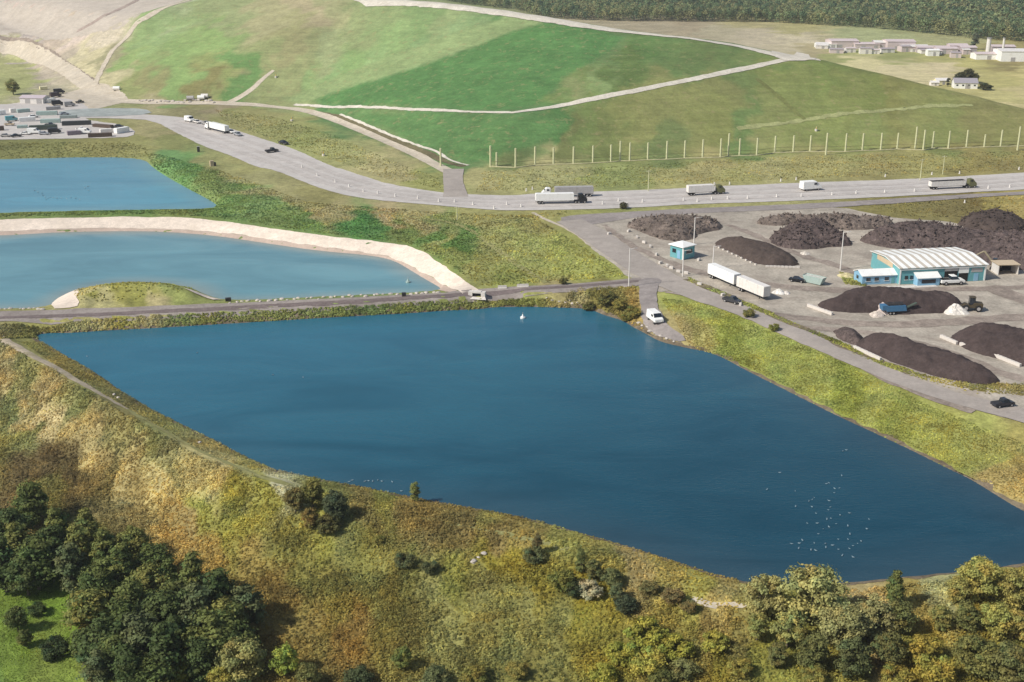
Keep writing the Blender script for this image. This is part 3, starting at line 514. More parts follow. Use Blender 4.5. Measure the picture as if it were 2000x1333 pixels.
# ------------------------------------------------------------------ ground and hill meshes
GM = GZ - SINK
i, j = np.meshgrid(np.arange(NV - 1), np.arange(NU - 1), indexing='ij')
a = (i * NU + j); quads = np.stack([a, a + 1, a + NU + 1, a + NU], -1).reshape(-1, 4)
cx = (GX[:-1, :-1] + GX[1:, 1:]) / 2; cy = (GY[:-1, :-1] + GY[1:, 1:]) / 2
isH = in_poly(cx, cy, HILL).ravel(); isF = in_poly(cx, cy, FORE).ravel()
allV = np.column_stack([GX.ravel(), GY.ravel(), GM.ravel()])
def part_mesh(name, mask, m, label, cat):
    F = quads[mask]; ids, inv = np.unique(F, return_inverse=True)
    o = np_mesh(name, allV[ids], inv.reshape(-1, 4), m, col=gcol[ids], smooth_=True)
    return tag(o, label, cat, kind='structure')
M_HILL = ground_mat('hill turf', None, .24, .03, .16, .7, bumpd=.2, patch=(150,140,98), streak=((.022, .12, 1), R(-32), .13))
M_GRASS = ground_mat('rough grass', None, .42, .05, .4, 1.7, bumpd=.2, patch=(134,130,78))
M_MEADOW = ground_mat('meadow soil and thatch', None, .5, .08, .6, 2.6, bumpd=.2)
part_mesh('hill', isH, M_HILL, 'grassed landfill hill with bare soil on its left shoulder', 'hill')
part_mesh('meadow', isF, M_MEADOW, 'rough dry meadow sloping down in front of the blue pond', 'meadow')
part_mesh('ground', ~isH & ~isF, M_GRASS, 'grass flats, berms and fields around the ponds', 'ground')

# ------------------------------------------------------------------ water
def water_mat(name, b1, refl=.5):
    m, nt, b = nodes(name); tc = N(nt, 'ShaderNodeTexCoord').outputs['Object']
    base = N(nt, 'ShaderNodeVertexColor', layer_name='Col').outputs[0]
    mp = N(nt, 'ShaderNodeMapping'); nt.links.new(tc, mp.inputs[0]); mp.inputs['Rotation'].default_value = (0, 0, R(24)); mp.inputs['Scale'].default_value = (.018, .05, 1)
    wind = noise(nt, 1, 5, .62, mp.outputs[0], .8)
    c = scale_col(nt, base, maprange(nt, wind, .32, .68, .84, 1.16))
    nt.links.new(c, b.inputs['Base Color']); nt.links.new(maprange(nt, wind, .35, .65, .05, .22), b.inputs['Roughness'])
    b.inputs['IOR'].default_value = 1.333; b.inputs['Specular IOR Level'].default_value = refl
    mp = N(nt, 'ShaderNodeMapping'); nt.links.new(tc, mp.inputs[0]); mp.inputs['Rotation'].default_value = (0, 0, R(20)); mp.inputs['Scale'].default_value = (.6, 1.5, 1)
    bump(nt, b, mul(nt, noise(nt, 1, 4, .65, mp.outputs[0], .4), maprange(nt, wind, .35, .65, .3, 1.3)), b1, .22)
    return m
def water(name, key, m, deep, shallow, reach, label, far=None, grow=.9):
    sh, z = SH[key]; n = len(sh); vs = []
    ar = sum(sh[i][0] * sh[(i + 1) % n][1] - sh[(i + 1) % n][0] * sh[i][1] for i in range(n)); s = 1 if ar > 0 else -1
    for i in range(n):
        t = (Vector(sh[(i + 1) % n]) - Vector(sh[i - 1])).normalized()
        vs.append((sh[i][0] + s * t.y * grow, sh[i][1] - s * t.x * grow))
    vs = resample(vs, 2.5); oa = np.array(vs); x0, y0 = oa.min(0); x1, y1 = oa.max(0); st = 2.5
    gx, gy = np.meshgrid(np.arange(x0, x1, st), np.arange(y0, y1, st)); gx = gx.ravel() + rng.uniform(-.3, .3, gx.size); gy = gy.ravel()
    ok = in_poly(gx, gy, oa); gx, gy = gx[ok], gy[ok]; ok = poly_dist(gx, gy, oa) > 1.0; gx, gy = gx[ok], gy[ok]; k = len(oa)
    r = delaunay_2d_cdt([Vector(p) for p in oa] + [Vector(p) for p in zip(gx, gy)], [(i, (i + 1) % k) for i in range(k)], [], 1, 1e-4)
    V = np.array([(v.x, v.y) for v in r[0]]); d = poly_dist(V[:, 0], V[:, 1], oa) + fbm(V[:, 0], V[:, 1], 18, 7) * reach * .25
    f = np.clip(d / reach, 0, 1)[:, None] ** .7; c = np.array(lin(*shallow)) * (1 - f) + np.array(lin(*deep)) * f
    if far:                                   # paler towards the causeway: shallower bed, plus grazing sky sheen painted into the colour
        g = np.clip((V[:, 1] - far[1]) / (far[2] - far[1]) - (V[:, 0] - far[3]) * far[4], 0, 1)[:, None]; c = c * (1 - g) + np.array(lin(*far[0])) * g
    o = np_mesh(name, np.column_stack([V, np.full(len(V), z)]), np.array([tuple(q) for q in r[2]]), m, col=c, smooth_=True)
    if o.data.polygons[0].normal.z < 0: o.data.flip_normals()
    return tag(o, label, 'water', kind='structure')
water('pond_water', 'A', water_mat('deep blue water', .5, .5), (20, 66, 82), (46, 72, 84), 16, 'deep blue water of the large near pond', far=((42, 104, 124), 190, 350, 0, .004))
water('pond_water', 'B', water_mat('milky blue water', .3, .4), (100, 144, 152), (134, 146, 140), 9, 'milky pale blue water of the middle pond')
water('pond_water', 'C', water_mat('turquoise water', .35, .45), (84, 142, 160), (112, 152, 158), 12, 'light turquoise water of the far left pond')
# ------------------------------------------------------------------ hazy summer air over the whole site
hz = MB(); hz.box((0, 1300, 49), (3600, 2900, 122)); HM = bpy.data.materials.new('haze air'); HM.use_nodes = True; ht = HM.node_tree
ht.nodes.remove(ht.nodes['Principled BSDF']); pv = ht.nodes.new('ShaderNodeVolumePrincipled'); pv.inputs['Color'].default_value = (.93, .95, 1, 1); pv.inputs['Density'].default_value = .00009; pv.inputs['Anisotropy'].default_value = .1
ht.links.new(pv.outputs[0], ht.nodes['Material Output'].inputs['Volume'])
tag(hz.build('haze', HM), 'thin pale haze in the air over the whole valley', 'haze', kind='stuff')
# ------------------------------------------------------------------ daylight and camera
SUN_AZ, SUN_EL = math.atan2(-.905, -.425), R(42)
w = bpy.data.worlds.new('World'); SC.world = w; w.use_nodes = True
wt = w.node_tree; sky = wt.nodes.new('ShaderNodeTexSky'); sky.sky_type = 'NISHITA'; sky.sun_disc = False
sky.sun_elevation = SUN_EL; sky.sun_rotation = SUN_AZ % (2 * math.pi); sky.altitude = 100; sky.dust_density = 1.5; sky.air_density = 1.0
bg = wt.nodes['Background']; wt.links.new(sky.outputs[0], bg.inputs[0]); bg.inputs[1].default_value = .10
sl = bpy.data.lights.new('sun', 'SUN'); sl.energy = 4.2; sl.angle = R(.55); sl.color = (1, .965, .9)
so = link(bpy.data.objects.new('sun', sl)); sv = Vector((math.sin(SUN_AZ) * math.cos(SUN_EL), math.cos(SUN_AZ) * math.cos(SUN_EL), math.sin(SUN_EL)))
so.rotation_euler = sv.to_track_quat('Z', 'Y').to_euler(); so.location = (-120, -60, 160)
cam = bpy.data.cameras.new('camera'); co = link(bpy.data.objects.new('camera', cam))
co.location = (0, 0, CAMZ); co.rotation_euler = (math.pi / 2 - PITCH, 0, 0)
cam.sensor_width = 36; cam.lens = 36 * FPX / 2000; cam.clip_start = .5; cam.clip_end = 12000
SC.camera = co
SC.render.engine = 'CYCLES'
SC.view_settings.view_transform = 'Standard'; SC.view_settings.look = 'None'; SC.view_settings.gamma = 1
SC.view_settings.exposure = 0
SC.cycles.max_bounces = 5; SC.cycles.use_denoising = True
# ------------------------------------------------------------------ foliage
def leaf_mat(name, use_obj=True, rough=.7, trans=.25):
    m = bpy.data.materials.new(name); m.use_nodes = True; nt = m.node_tree; b = nt.nodes['Principled BSDF']; out = nt.nodes['Material Output']
    at_ = N(nt, 'ShaderNodeVertexColor', layer_name='Col').outputs[0]
    if use_obj:
        oi = N(nt, 'ShaderNodeObjectInfo').outputs['Color']
        mm = N(nt, 'ShaderNodeVectorMath', operation='MULTIPLY'); nt.links.new(at_, mm.inputs[0]); nt.links.new(oi, mm.inputs[1]); c = mm.outputs[0]
    else: c = at_
    nt.links.new(c, b.inputs['Base Color']); b.inputs['Roughness'].default_value = rough; b.inputs['Specular IOR Level'].default_value = .2
    t = N(nt, 'ShaderNodeBsdfTranslucent'); nt.links.new(c, t.inputs['Color'])
    mx = N(nt, 'ShaderNodeMixShader'); mx.inputs[0].default_value = trans
    nt.links.new(b.outputs[0], mx.inputs[1]); nt.links.new(t.outputs[0], mx.inputs[2]); nt.links.new(mx.outputs[0], out.inputs['Surface'])
    return m
M_LEAF = leaf_mat('leaves'); M_SCRUB = leaf_mat('scrub leaves', False, trans=.3)
M_BARK = paint('bark', (104, 92, 78), .95, var=.3, scale=3, bumpd=.03)
M_STEM = paint('shrub stems', (112, 96, 72), .95, var=.25, scale=4)
def quads_at(c, nrm, size, asp=.6):
    """leaf quads centred at c facing nrm -> verts, faces"""
    n = len(c); nrm = nrm / (np.linalg.norm(nrm, axis=1, keepdims=True) + 1e-9)
    rv = rng.normal(size=(n, 3)); a = np.cross(nrm, rv); a /= np.linalg.norm(a, axis=1, keepdims=True) + 1e-9
    b = np.cross(nrm, a); s = size[:, None]
    tip = .35 * s * nrm * rng.uniform(-1, 1, (n, 1))
    V = np.stack([c - a * s, c + b * s * asp, c + a * s + tip, c - b * s * asp], 1).reshape(-1, 3)
    return V, np.arange(4 * n).reshape(n, 4)
def crown(name, seed, nb, nl, rx, rz, zc, br, leaf, open_=.0, point=0, tintvar=.22):
    """crown of leaf clusters about z=zc (tree of height 10)"""
    g = np.random.default_rng(seed); C = []; 
    while len(C) < nb:
        p = g.normal(size=3); p /= np.linalg.norm(p); p *= g.uniform(.35, 1) ** .6
        q = np.array([p[0] * rx, p[1] * rx, p[2] * rz])
        if point: q[:2] *= 1 - point * (p[2] + 1) / 2.2
        if p[2] < -.9: continue
        C.append(q + [0, 0, zc])
    C = np.array(C); rb = g.uniform(.5, 1.35, nb) ** 1.1 * br
    which = g.integers(0, nb, nl); d = g.normal(size=(nl, 3)); d /= np.linalg.norm(d, axis=1, keepdims=True)
    d[:, 2] = np.where(d[:, 2] < -.3, -d[:, 2] * .6, d[:, 2])
    pos = C[which] + d * (rb[which] * np.where(g.random(nl) < .3, g.uniform(.9, 1.55, nl), g.uniform(.35, 1.08, nl)) ** (1 + open_ * .5))[:, None] * np.array([1.1, 1.1, .82])
    nrm = d * 1.1 + np.array([0, 0, .35]) + g.normal(size=(nl, 3)) * .45
    V, F = quads_at(pos, nrm, leaf * g.uniform(.6, 1.3, nl))
    ct = g.uniform(1 - tintvar, 1 + tintvar, nb); hue = g.normal(size=nb) * .09
    col = (ct[which] * g.uniform(.72, 1.28, nl))[:, None] * np.stack([1 + hue[which], np.ones(nl), 1 - hue[which] * .6], 1)
    return V, F, np.repeat(col, 4, 0), C
class Kind: pass
PARK = []
def tree_kind(nm, seed, nb, nl, rx, rz, zc, br, leaf, **k):
    V, F, col, C = crown(nm, seed, nb, nl, rx, rz, zc, br, leaf, **k)
    o = np_mesh('crown', V, F, M_LEAF, col=col); kd = Kind(); kd.crown = o.data; bpy.data.objects.remove(o)
    g = random.Random(seed); t = MB(); h = zc * .95; bend = [(0, 0, -.4)]
    for i in range(1, 5): bend.append((bend[-1][0] + g.uniform(-.12, .12), bend[-1][1] + g.uniform(-.12, .12), h * i / 4))
    for i in range(4): t.tube(bend[i], bend[i + 1], .30 - .06 * i, .24 - .06 * i, 8)
    for c in C[:: max(1, nb // 9)]:
        k0 = g.randint(1, 3); b0 = Vector(bend[k0]); c = Vector(c); mid = b0.lerp(c, .5) + Vector((0, 0, -.2))
        t.tube(b0, mid, .11, .075, 6); t.tube(mid, c, .075, .03, 6)
    o = t.build('trunk', M_BARK, smooth_=True); kd.trunk = o.data; bpy.data.objects.remove(o)
    kd.zc = zc; return kd
TK = {
 'broad': [tree_kind('broad', 101 + s, 54, 8200, 3.4, 4.3, 5.2, 1.0, .30, point=.25) for s in range(4)],
 'loose': [tree_kind('loose', 201 + s, 50, 6800, 3.6, 4.2, 5.3, .95, .30, open_=.5, point=.2) for s in range(3)],
 'tall':  [tree_kind('tall', 301 + s, 46, 6600, 2.3, 4.9, 5.2, .8, .28, point=.7) for s in range(3)],
 'shrub': [tree_kind('shrub', 401 + s, 44, 5600, 5.2, 3.4, 4.0, 1.4, .42) for s in range(3)],
 'bushy': [tree_kind('bushy', 501 + s, 62, 11000, 4.6, 4.5, 4.7, 1.2, .32) for s in range(3)],
 'conifer': [tree_kind('conifer', 601 + s, 22, 4200, 2.2, 4.2, 5.0, 1.0, .28, point=.75) for s in range(2)],
}
def plant(px, py, hgt, kind, rgb, label, name='tree', cat='tree', wid=1.0, group=None, var=None):
    """crown centre seen at photo (px,py), plant height hgt"""
    kd = random.choice(TK[kind]) if var is None else TK[kind][var % len(TK[kind])]
    if group and 'thicket' in group: hgt *= 1.22 if kind == 'tall' else 1.12
    s = hgt / 10; z = -2.0
    for _ in range(6):
        p = at(px, py, z + kd.zc * s); z = float(gz_at(p.x, p.y))
    root = thing(name, label, cat, (p.x, p.y, z), random.uniform(0, 6.28), group)
    c = link(bpy.data.objects.new('crown' if name == 'tree' else 'foliage', kd.crown), root)
    t = link(bpy.data.objects.new('trunk' if name == 'tree' else 'stems', kd.trunk), root)
    k_ = 1.15 if group and 'thicket' in group else 1.36; c.color = (*[min(.9, q * k_) for q in lin(*rgb)], 1)
    if group and 'thicket' in group: wid *= 1.18
    root.scale = (s * wid, s * wid, s)
    return root
DG = [(94, 104, 54), (108, 114, 60), (80, 92, 50), (122, 122, 64), (98, 104, 66)]      # dark woodland greens
OL = [(138, 136, 84), (150, 144, 92), (128, 124, 72)]                            # dusty olive
YL = [(146, 142, 64), (138, 136, 58), (152, 146, 68)]                            # autumn yellow
def T(px, py, h, kind, rgb, label, **k): return plant(px, py, h, kind, rgb, label, 'tree', 'tree', **k)
def S(px, py, h, kind, rgb, label, **k): return plant(px, py, h * 1.25, kind, rgb, label, 'shrub', 'shrub', **k)
# the dark thicket round the lawn, lower left
G = 'dark trees of the lower left thicket'
edge = 'dark tree on the thicket edge, '
T(60,985,8,'broad',DG[0],edge+'highest up the photo at its left end',group=G)
T(18,1035,9,'broad',DG[2],edge+'partly cut off by the left border',group=G)
T(112,1035,8,'tall',DG[1],edge+'just right of the highest tree',group=G)
T(168,1032,7,'tall',DG[3],edge+'slim and olive tinted near the dry grass',group=G)
T(205,1075,7.5,'tall',DG[1],edge+'beside the slim olive one',group=G)
T(262,1060,6.5,'broad',DG[3],edge+'standing a little proud towards the brown patch',group=G)
T(300,1095,6.5,'loose',DG[0],edge+'loose crowned, above the thicket gap',group=G)
T(376,1122,7.5,'tall',DG[1],edge+'tallest spire at the right shoulder',group=G)
T(430,1170,9,'tall',DG[2],edge+'big rounded crown at the right shoulder',group=G)
T(478,1185,7,'loose',DG[4],edge+'last one at the right corner',group=G)
T(5,1100,9,'tall',DG[2],'very dark tree at the left border above the bright lawn',group=G)
T(70,1100,9,'broad',DG[0],'dark tree inside the thicket directly above the lawn corner',group=G)
T(140,1110,8,'tall',DG[4],'dark tree inside the thicket just above the lawn notch',group=G)
T(215,1130,8,'loose',DG[1],'mid green tree in the middle of the thicket, right of the lawn notch',group=G)
T(330,1130,6.5,'tall',DG[0],'small dark tree between the spire and the thicket gap',group=G)
T(170,1190,8,'loose',DG[3],'olive green tree overhanging the right side of the bright lawn',group=G)
T(255,1185,8.5,'tall',DG[1],'mid green broad tree in the heart of the thicket',group=G)
T(345,1185,8.5,'loose',(98,104,56),'yellowish green tree in front of the big rounded crown',group=G)
T(205,1250,9,'broad',DG[2],'dark tree at the lawn edge below the olive green one',group=G)
T(275,1255,9.5,'tall',DG[4],'grey green spiky tree low in the thicket centre',group=G)
T(160,1262,5.5,'tall',DG[0],'low dark tree at the lawn edge beside a tiny bush',group=G)
T(410,1245,9.5,'broad',DG[1],'large dark tree above the black shade gap',group=G)
T(250,1318,8,'tall',DG[2],'dark rounded tree at the bottom border, right of the lawn',group=G)
T(300,1320,7,'loose',DG[0],'dark loose tree at the bottom border beside the small yellow one',group=G)
T(192,1320,7,'tall',DG[4],'dark tree at the bottom border touching the lawn',group=G)
T(345,1248,7.5,'tall',DG[2],'narrow dark tree left of the black shade gap',group=G)
T(462,1248,7,'broad',DG[0],'dark tree at the lower right corner of the thicket',group=G)
for q, lb in (((95,1068,8,'broad'),'dark filler tree between the two upper left trees of the thicket'),((150,1072,7.5,'tall'),'dark pointed tree in the second row of the upper thicket'),((190,1150,8,'broad'),'dark tree inside the thicket right of the lawn notch'),((240,1108,7.5,'tall'),'dark pointed tree just under the edge beside the brown patch'),((290,1150,8,'broad'),'dark tree above the small thicket gap'),((240,1225,9,'tall'),'dark pointed tree in the lower heart of the thicket'),((310,1215,9,'broad'),'dark broad tree left of the yellowish green one'),((385,1200,9,'tall'),'dark pointed tree in front of the right shoulder'),((440,1215,8,'broad'),'dark broad tree under the right shoulder'),((320,1280,9,'tall'),'dark pointed tree near the bottom of the thicket'),((230,1290,8,'broad'),'dark broad tree near the bottom of the thicket'),((390,1290,7,'tall'),'dark slim tree in the shade gap near the bottom'),((30,1070,8,'tall'),'dark pointed tree near the left border'),((50,1120,7.5,'broad'),'dark broad tree at the top of the lawn by the left border')):
    T(*q, random.choice(DG), lb, group='dark trees of the lower left thicket')
T(358,1312,5,'loose',(132,130,56),'small yellow green tree at the bottom border under the shade gap')
T(470,1295,7.5,'bushy',(138,134,80),'rounded olive tree at the bottom border, right of the thicket')
T(555,1290,6,'loose',(128,136,58),'bright yellow green tree at the bottom border beside the rounded olive tree')
T(430,1328,5,'broad',(146,138,64),'pale yellow tree at the bottom border below the rounded olive tree')
T(600,1322,5,'loose',(110,108,60),'grey olive young tree at the bottom border, left of the dark bush pair')
T(32,1208,5,'loose',(84,92,48),'small lone tree on the bright lawn casting a long shadow')
T(48,1245,3.4,'broad',(92,98,50),'low bushy tree at the foot of the lone lawn tree')
S(108,1265,3.2,'shrub',(58,70,40),'small dark round shrub alone on the lower lawn')
S(72,1190,2.2,'shrub',(70,84,44),'tiny dark shrub under the thicket at the top of the lawn')
S(96,1285,1.3,'shrub',(60,72,42),'tiniest dark shrub on the lower lawn')
# clump on the near bank, left of centre
T(610,962,6,'broad',(112,110,58),'olive topped tree crowning the clump on the near bank')
T(575,975,5.5,'loose',(112,102,58),'brownish tree at the left of the near bank clump')
T(655,985,6.5,'broad',(74,82,56),'dark grey green tree at the right of the near bank clump')
T(605,1010,4.5,'loose',(118,102,56),'brown green bush tree at the foot of the near bank clump')
S(640,1025,3.2,'shrub',(86,84,48),'dark low shrub below the near bank clump')
T(810,960,4.2,'tall',(122,126,70),'lone young pale green tree on the edge of the blue pond')
S(790,1095,2.6,'shrub',(92,94,58),'grey green spreading shrub in the middle of the meadow')
S(840,1108,2.2,'shrub',(82,86,54),'darker low shrub touching the spreading meadow shrub')
S(740,1055,1.7,'shrub',(118,114,58),'small olive shrub between the near bank clump and the meadow shrub')
T(785,1285,4.5,'loose',(104,108,54),'green young tree at the bottom border with a black shadow behind')
S(700,1325,3.2,'shrub',(72,80,50),'dark shrub cut by the bottom border')
S(850,1322,3.0,'shrub',(92,98,62),'grey green shrub cut by the bottom border beside a green young tree')
S(930,1318,2.8,'shrub',(120,114,56),'olive shrub at the bottom border, centre')
S(1010,1310,2.4,'shrub',(128,120,62),'pale olive shrub at the bottom border, right of the centre one')
# shrub belt right of centre
T(1050,1062,4,'tall',(100,90,56),'brownish slim tree heading the shrub belt by the near shore')
S(1042,1085,2.8,'shrub',(98,100,62),'grey green shrub under the brownish slim tree')
T(1135,1095,4.6,'tall',(98,102,56),'pointed green tree in the shrub belt near the pond corner')
T(1160,1112,4.2,'loose',(100,100,58),'green tree just right of the pointed one in the shrub belt')
S(1100,1135,3.4,'shrub',(108,110,54),'bright olive shrub left of the pale grey shrub')
S(1122,1150,2.6,'shrub',(66,74,44),'dark shrub in the shade beside the pale grey shrub')
S(1152,1152,2.8,'shrub',(164,158,124),'pale silvery grey shrub in the shrub belt')
S(1195,1128,2.8,'shrub',(98,102,62),'grey green shrub above the dark round one')
T(1205,1155,3.4,'broad',(92,98,64),'rounded grey green tree behind the dark round shrub')
S(1222,1182,2.8,'shrub',(66,74,52),'dark round shrub at the lower end of the belt')
S(1270,1150,2.4,'shrub',(106,102,62),'brown green shrub at the right end of the belt')
S(1315,1165,2.6,'shrub',(116,104,66),'brownish twiggy shrub beside the sandy track')
S(1345,1185,2.0,'shrub',(118,106,64),'small brown shrub right of the twiggy one')
# yellow shrubs along the bottom, right of centre
for q, lb in (((1262,1238,4.5),'tall yellow green shrub heading the golden patch'), ((1215,1275,3.6),'golden shrub at the left of the golden patch'), ((1320,1265,3.6),'golden shrub at the right of the golden patch'), ((1265,1295,3.8),'golden shrub in the middle of the golden patch'), ((1180,1318,3.2),'golden shrub at the bottom border, left end of the golden patch'), ((1395,1255,3.0),'yellow shrub between the golden patch and the big olive tree')):
    S(q[0], q[1], q[2], 'shrub', random.choice(YL), lb, group='golden shrubs near the bottom')
S(1335,1308,3.0,'shrub',(112,112,68),'grey green shrub at the bottom border with a black hollow behind')
S(1290,1325,2.6,'shrub',(96,98,52),'dark olive shrub at the bottom border under the golden patch')
S(1445,1305,2.6,'shrub',(132,124,60),'dull yellow shrub at the bottom border below the big olive tree')
# big olive and yellow trees, lower right
G = 'dusty olive trees at the lower right pond corner'
T(1588,1165,9.5,'bushy',(150,146,90),'largest dusty olive tree, its top against the blue water',group=G,wid=1.05,var=0)
T(1495,1165,7,'bushy',(148,142,88),'dusty olive tree left of the largest one',group=G,var=1)
T(1540,1225,7,'loose',(140,136,78),'olive tree in front of the largest one, green tinted',group=G)
T(1645,1220,7.5,'bushy',(142,138,88),'olive tree at the right foot of the largest one',group=G,var=2)
T(1712,1205,6.5,'bushy',(136,132,86),'grey olive tree beside the dark green one',group=G)
T(1480,1222,5,'loose',(140,136,76),'low olive tree at the left foot of the group',group=G)
T(1590,1275,6.5,'broad',(96,98,56),'shaded dark olive tree under the largest one')
T(1668,1282,7,'broad',(88,92,56),'dark green tree at the lower right under the olive group')
T(1735,1268,6.5,'broad',(100,98,56),'dark olive tree beside the golden brown shrub')
T(1748,1150,7,'tall',(98,102,54),'dark green tree against the water between the olive and yellow groups')
T(1755,1205,6.5,'loose',(104,104,58),'dark green loose tree below the one against the water')
T(1520,1278,4.5,'broad',(104,102,58),'low dark olive tree at the left bottom of the group')
G = 'yellow autumn trees in the lower right corner'
T(1915,1132,7,'bushy',(152,144,76),'brightest yellow tree, its top against the water',group=G,var=0)
T(1872,1150,5,'loose',(146,138,76),'smaller yellow tree left of the brightest one',group=G)
T(1985,1150,6.5,'bushy',(144,136,74),'yellow tree cut by the right border',group=G,var=1)
T(1945,1210,6.5,'loose',(148,144,76),'yellow green tree below the brightest one',group=G)
T(1985,1222,5.5,'loose',(150,136,72),'orange yellow tree at the right border',group=G)
T(1890,1205,5.5,'broad',(104,104,58),'grey green tree between the yellow ones')
T(1840,1205,5.0,'loose',(124,120,66),'pale olive tree left of the grey green one')
S(1800,1270,4.5,'shrub',(144,132,60),'golden brown shrub in the lower right corner')
S(1830,1310,4.0,'shrub',(142,130,58),'golden brown shrub at the bottom border')
T(1910,1280,6.5,'bushy',(112,110,60),'dark olive tree in the bottom right corner',var=2)
T(1975,1300,6.5,'bushy',(106,104,60),'dark olive tree cut by the bottom right corner',var=0)
S(1750,1322,3.2,'shrub',(136,124,58),'olive yellow shrub at the bottom border beside the golden ones')
S(1590,1320,2.6,'shrub',(128,122,62),'olive shrub at the bottom border under the dark olive tree')
# far shore shrubs by the causeway end
for q, lb in (((1150,578,2.6),'dark olive shrub at the left of the far corner thicket'), ((1182,582,3.4),'tallest dark shrub of the far corner thicket'), ((1210,592,3.0),'golden green shrub in the middle of the far corner thicket'), ((1236,610,3.2),'golden brown shrub beside the asphalt drive'), ((1192,606,2.4),'low olive shrub at the water of the far corner'), ((1222,628,2.2),'pale golden shrub nearest the parked white van'), ((1100,596,2.0),'lone dark shrub hanging over the far shore')):
    S(q[0], q[1], q[2], 'shrub', (124,116,58) if 'gold' in lb else (100,98,54), lb, group='shrubs at the far corner of the blue pond')
S(1463,612,2.4,'shrub',(116,112,62),'round shrub at the top of the grass bank near the lane')
S(1512,640,2.0,'shrub',(118,120,58),'low shrub on the upper edge of the grass bank, lower one')
S(1218,402,2.4,'shrub',(78,76,50),'single dark shrub between the haul road and the old road')
# depot and farmhouse trees
T(24,168,10,'broad',(128,126,74),'round olive tree beside the depot shed at the left border',wid=1.1,var=1)
T(1890,148,9,'broad',(70,70,42),'dark spreading tree behind the white farmhouse',wid=1.5,var=2)
T(1872,152,7.5,'broad',(66,68,42),'dark tree at the left gable of the farmhouse')
T(1905,152,7,'broad',(74,74,44),'dark tree at the right end behind the farmhouse')
T(1852,160,6,'conifer',(62,66,46),'small dark conifer left of the farmhouse')
S(1925,169,4.5,'shrub',(72,74,46),'dark low shrub right of the farmhouse',wid=1.3)
T(1905,80,14,'conifer',(92,100,78),'dark tree beside the white factory stacks')
# ------------------------------------------------------------------ scrub: low weeds and grass of the meadow and shores
def scrub(name, polys, n, hr, size, label, leaves=26, bright=1.0, hue=.1, thin=None):
    PX = []; 
    for poly in polys:
        pw = [tuple(hit(x, y))[:2] for x, y in poly]; xs = [p[0] for p in pw]; ys = [p[1] for p in pw]
        area = abs(sum(pw[i][0] * pw[(i + 1) % len(pw)][1] - pw[(i + 1) % len(pw)][0] * pw[i][1] for i in range(len(pw)))) / 2
        PX.append((pw, area))
    tot = sum(a for _, a in PX); P2 = []
    for pw, a in PX:
        xs = [p[0] for p in pw]; ys = [p[1] for p in pw]; k = int(n * a / tot); got = 0
        while got < k:
            x = rng.uniform(min(xs), max(xs), k * 2 + 50); y = rng.uniform(min(ys), max(ys), k * 2 + 50)
            ok = in_poly(x, y, pw)
            if thin is not None: ok &= fbm(x, y, 9, 77) * .9 + rng.uniform(-.5, .5, x.size) > thin
            x, y = x[ok][:k - got], y[ok][:k - got]; got += len(x); P2.append(np.stack([x, y], 1))
    P2 = np.concatenate(P2)
    for key, (sh, z) in SH.items(): P2 = P2[~in_poly(P2[:, 0], P2[:, 1], sh)]
    x, y = P2[:, 0], P2[:, 1]; m = len(x)
    big = np.clip(.5 + fbm(x, y, 8, 61) * 1.3, 0, 1)
    h = hr[0] + (hr[1] - hr[0]) * big * rng.uniform(.5, 1, m); rad = h * rng.uniform(.7, 1.3, m)
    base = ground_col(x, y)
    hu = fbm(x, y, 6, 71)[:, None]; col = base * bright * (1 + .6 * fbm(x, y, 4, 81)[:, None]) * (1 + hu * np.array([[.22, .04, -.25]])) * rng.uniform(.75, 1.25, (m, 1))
    w = np.repeat(np.arange(m), leaves); L_ = len(w)
    d = rng.normal(size=(L_, 3)); d /= np.linalg.norm(d, axis=1, keepdims=True); d[:, 2] = np.abs(d[:, 2])
    pos = np.stack([x[w], y[w], gz_at(x, y)[w]], 1) + d * np.stack([rad[w], rad[w], h[w]], 1) * rng.uniform(.5, 1.05, (L_, 1))
    V, F = quads_at(pos, d + np.array([0, 0, .6]) + rng.normal(size=(L_, 3)) * .35, size * rng.uniform(.55, 1.35, L_), .5)
    c = col[w] * np.array([[.96, .945, .88]]) * rng.uniform(.8, 1.2, (L_, 1)) * (1 + rng.normal(size=(L_, 1)) * hue * .7 * np.array([[1, .2, -1]]))
    o = np_mesh(name, V, F, M_SCRUB, col=np.repeat(np.clip(c, .005, .9), 4, 0))
    return tag(o, label, 'undergrowth', kind='stuff')
MEADOW = [(-60,600),(0,668),(60,704),(100,724),(200,782),(300,842),(400,897),(520,944),(600,955),(700,968),(850,998),(1000,1026),(1150,1064),(1300,1110),(1430,1150),(1560,1158),(1800,1142),(2000,1112),(2090,1095),(2330,1080),(2360,1560),(400,1560),(300,1330),(200,1330),(190,1200),(120,1120),(0,1110),(-80,1000)]
scrub('meadow_scrub', [MEADOW], 29000, (.2, 1.5), .2, 'dry weeds, goldenrod and low brush covering the near meadow', leaves=30, bright=1.4)
scrub('meadow_grass', [MEADOW], 50000, (.15, .4), .12, 'short dry grass tufts between the weeds of the near meadow', leaves=9, bright=1.45)
scrub('lawn_grass', [[(-80,1100),(0,1110),(120,1120),(190,1200),(210,1330),(200,1420),(-80,1420)]], 8000, (.06, .16), .09, 'short bright green grass of the lawn in the lower left corner', leaves=9, bright=1.3)
scrub('shore_weeds', [[(-100,634),(0,634),(200,624),(500,608),(700,599),(900,587),(1000,586),(1080,584),(1120,600),(940,606),(700,620),(500,632),(300,645),(60,660),(0,668),(-60,640)]], 3000, (.3, .9), .2, 'rough weeds between the causeway and the blue pond', leaves=26, bright=1.25)
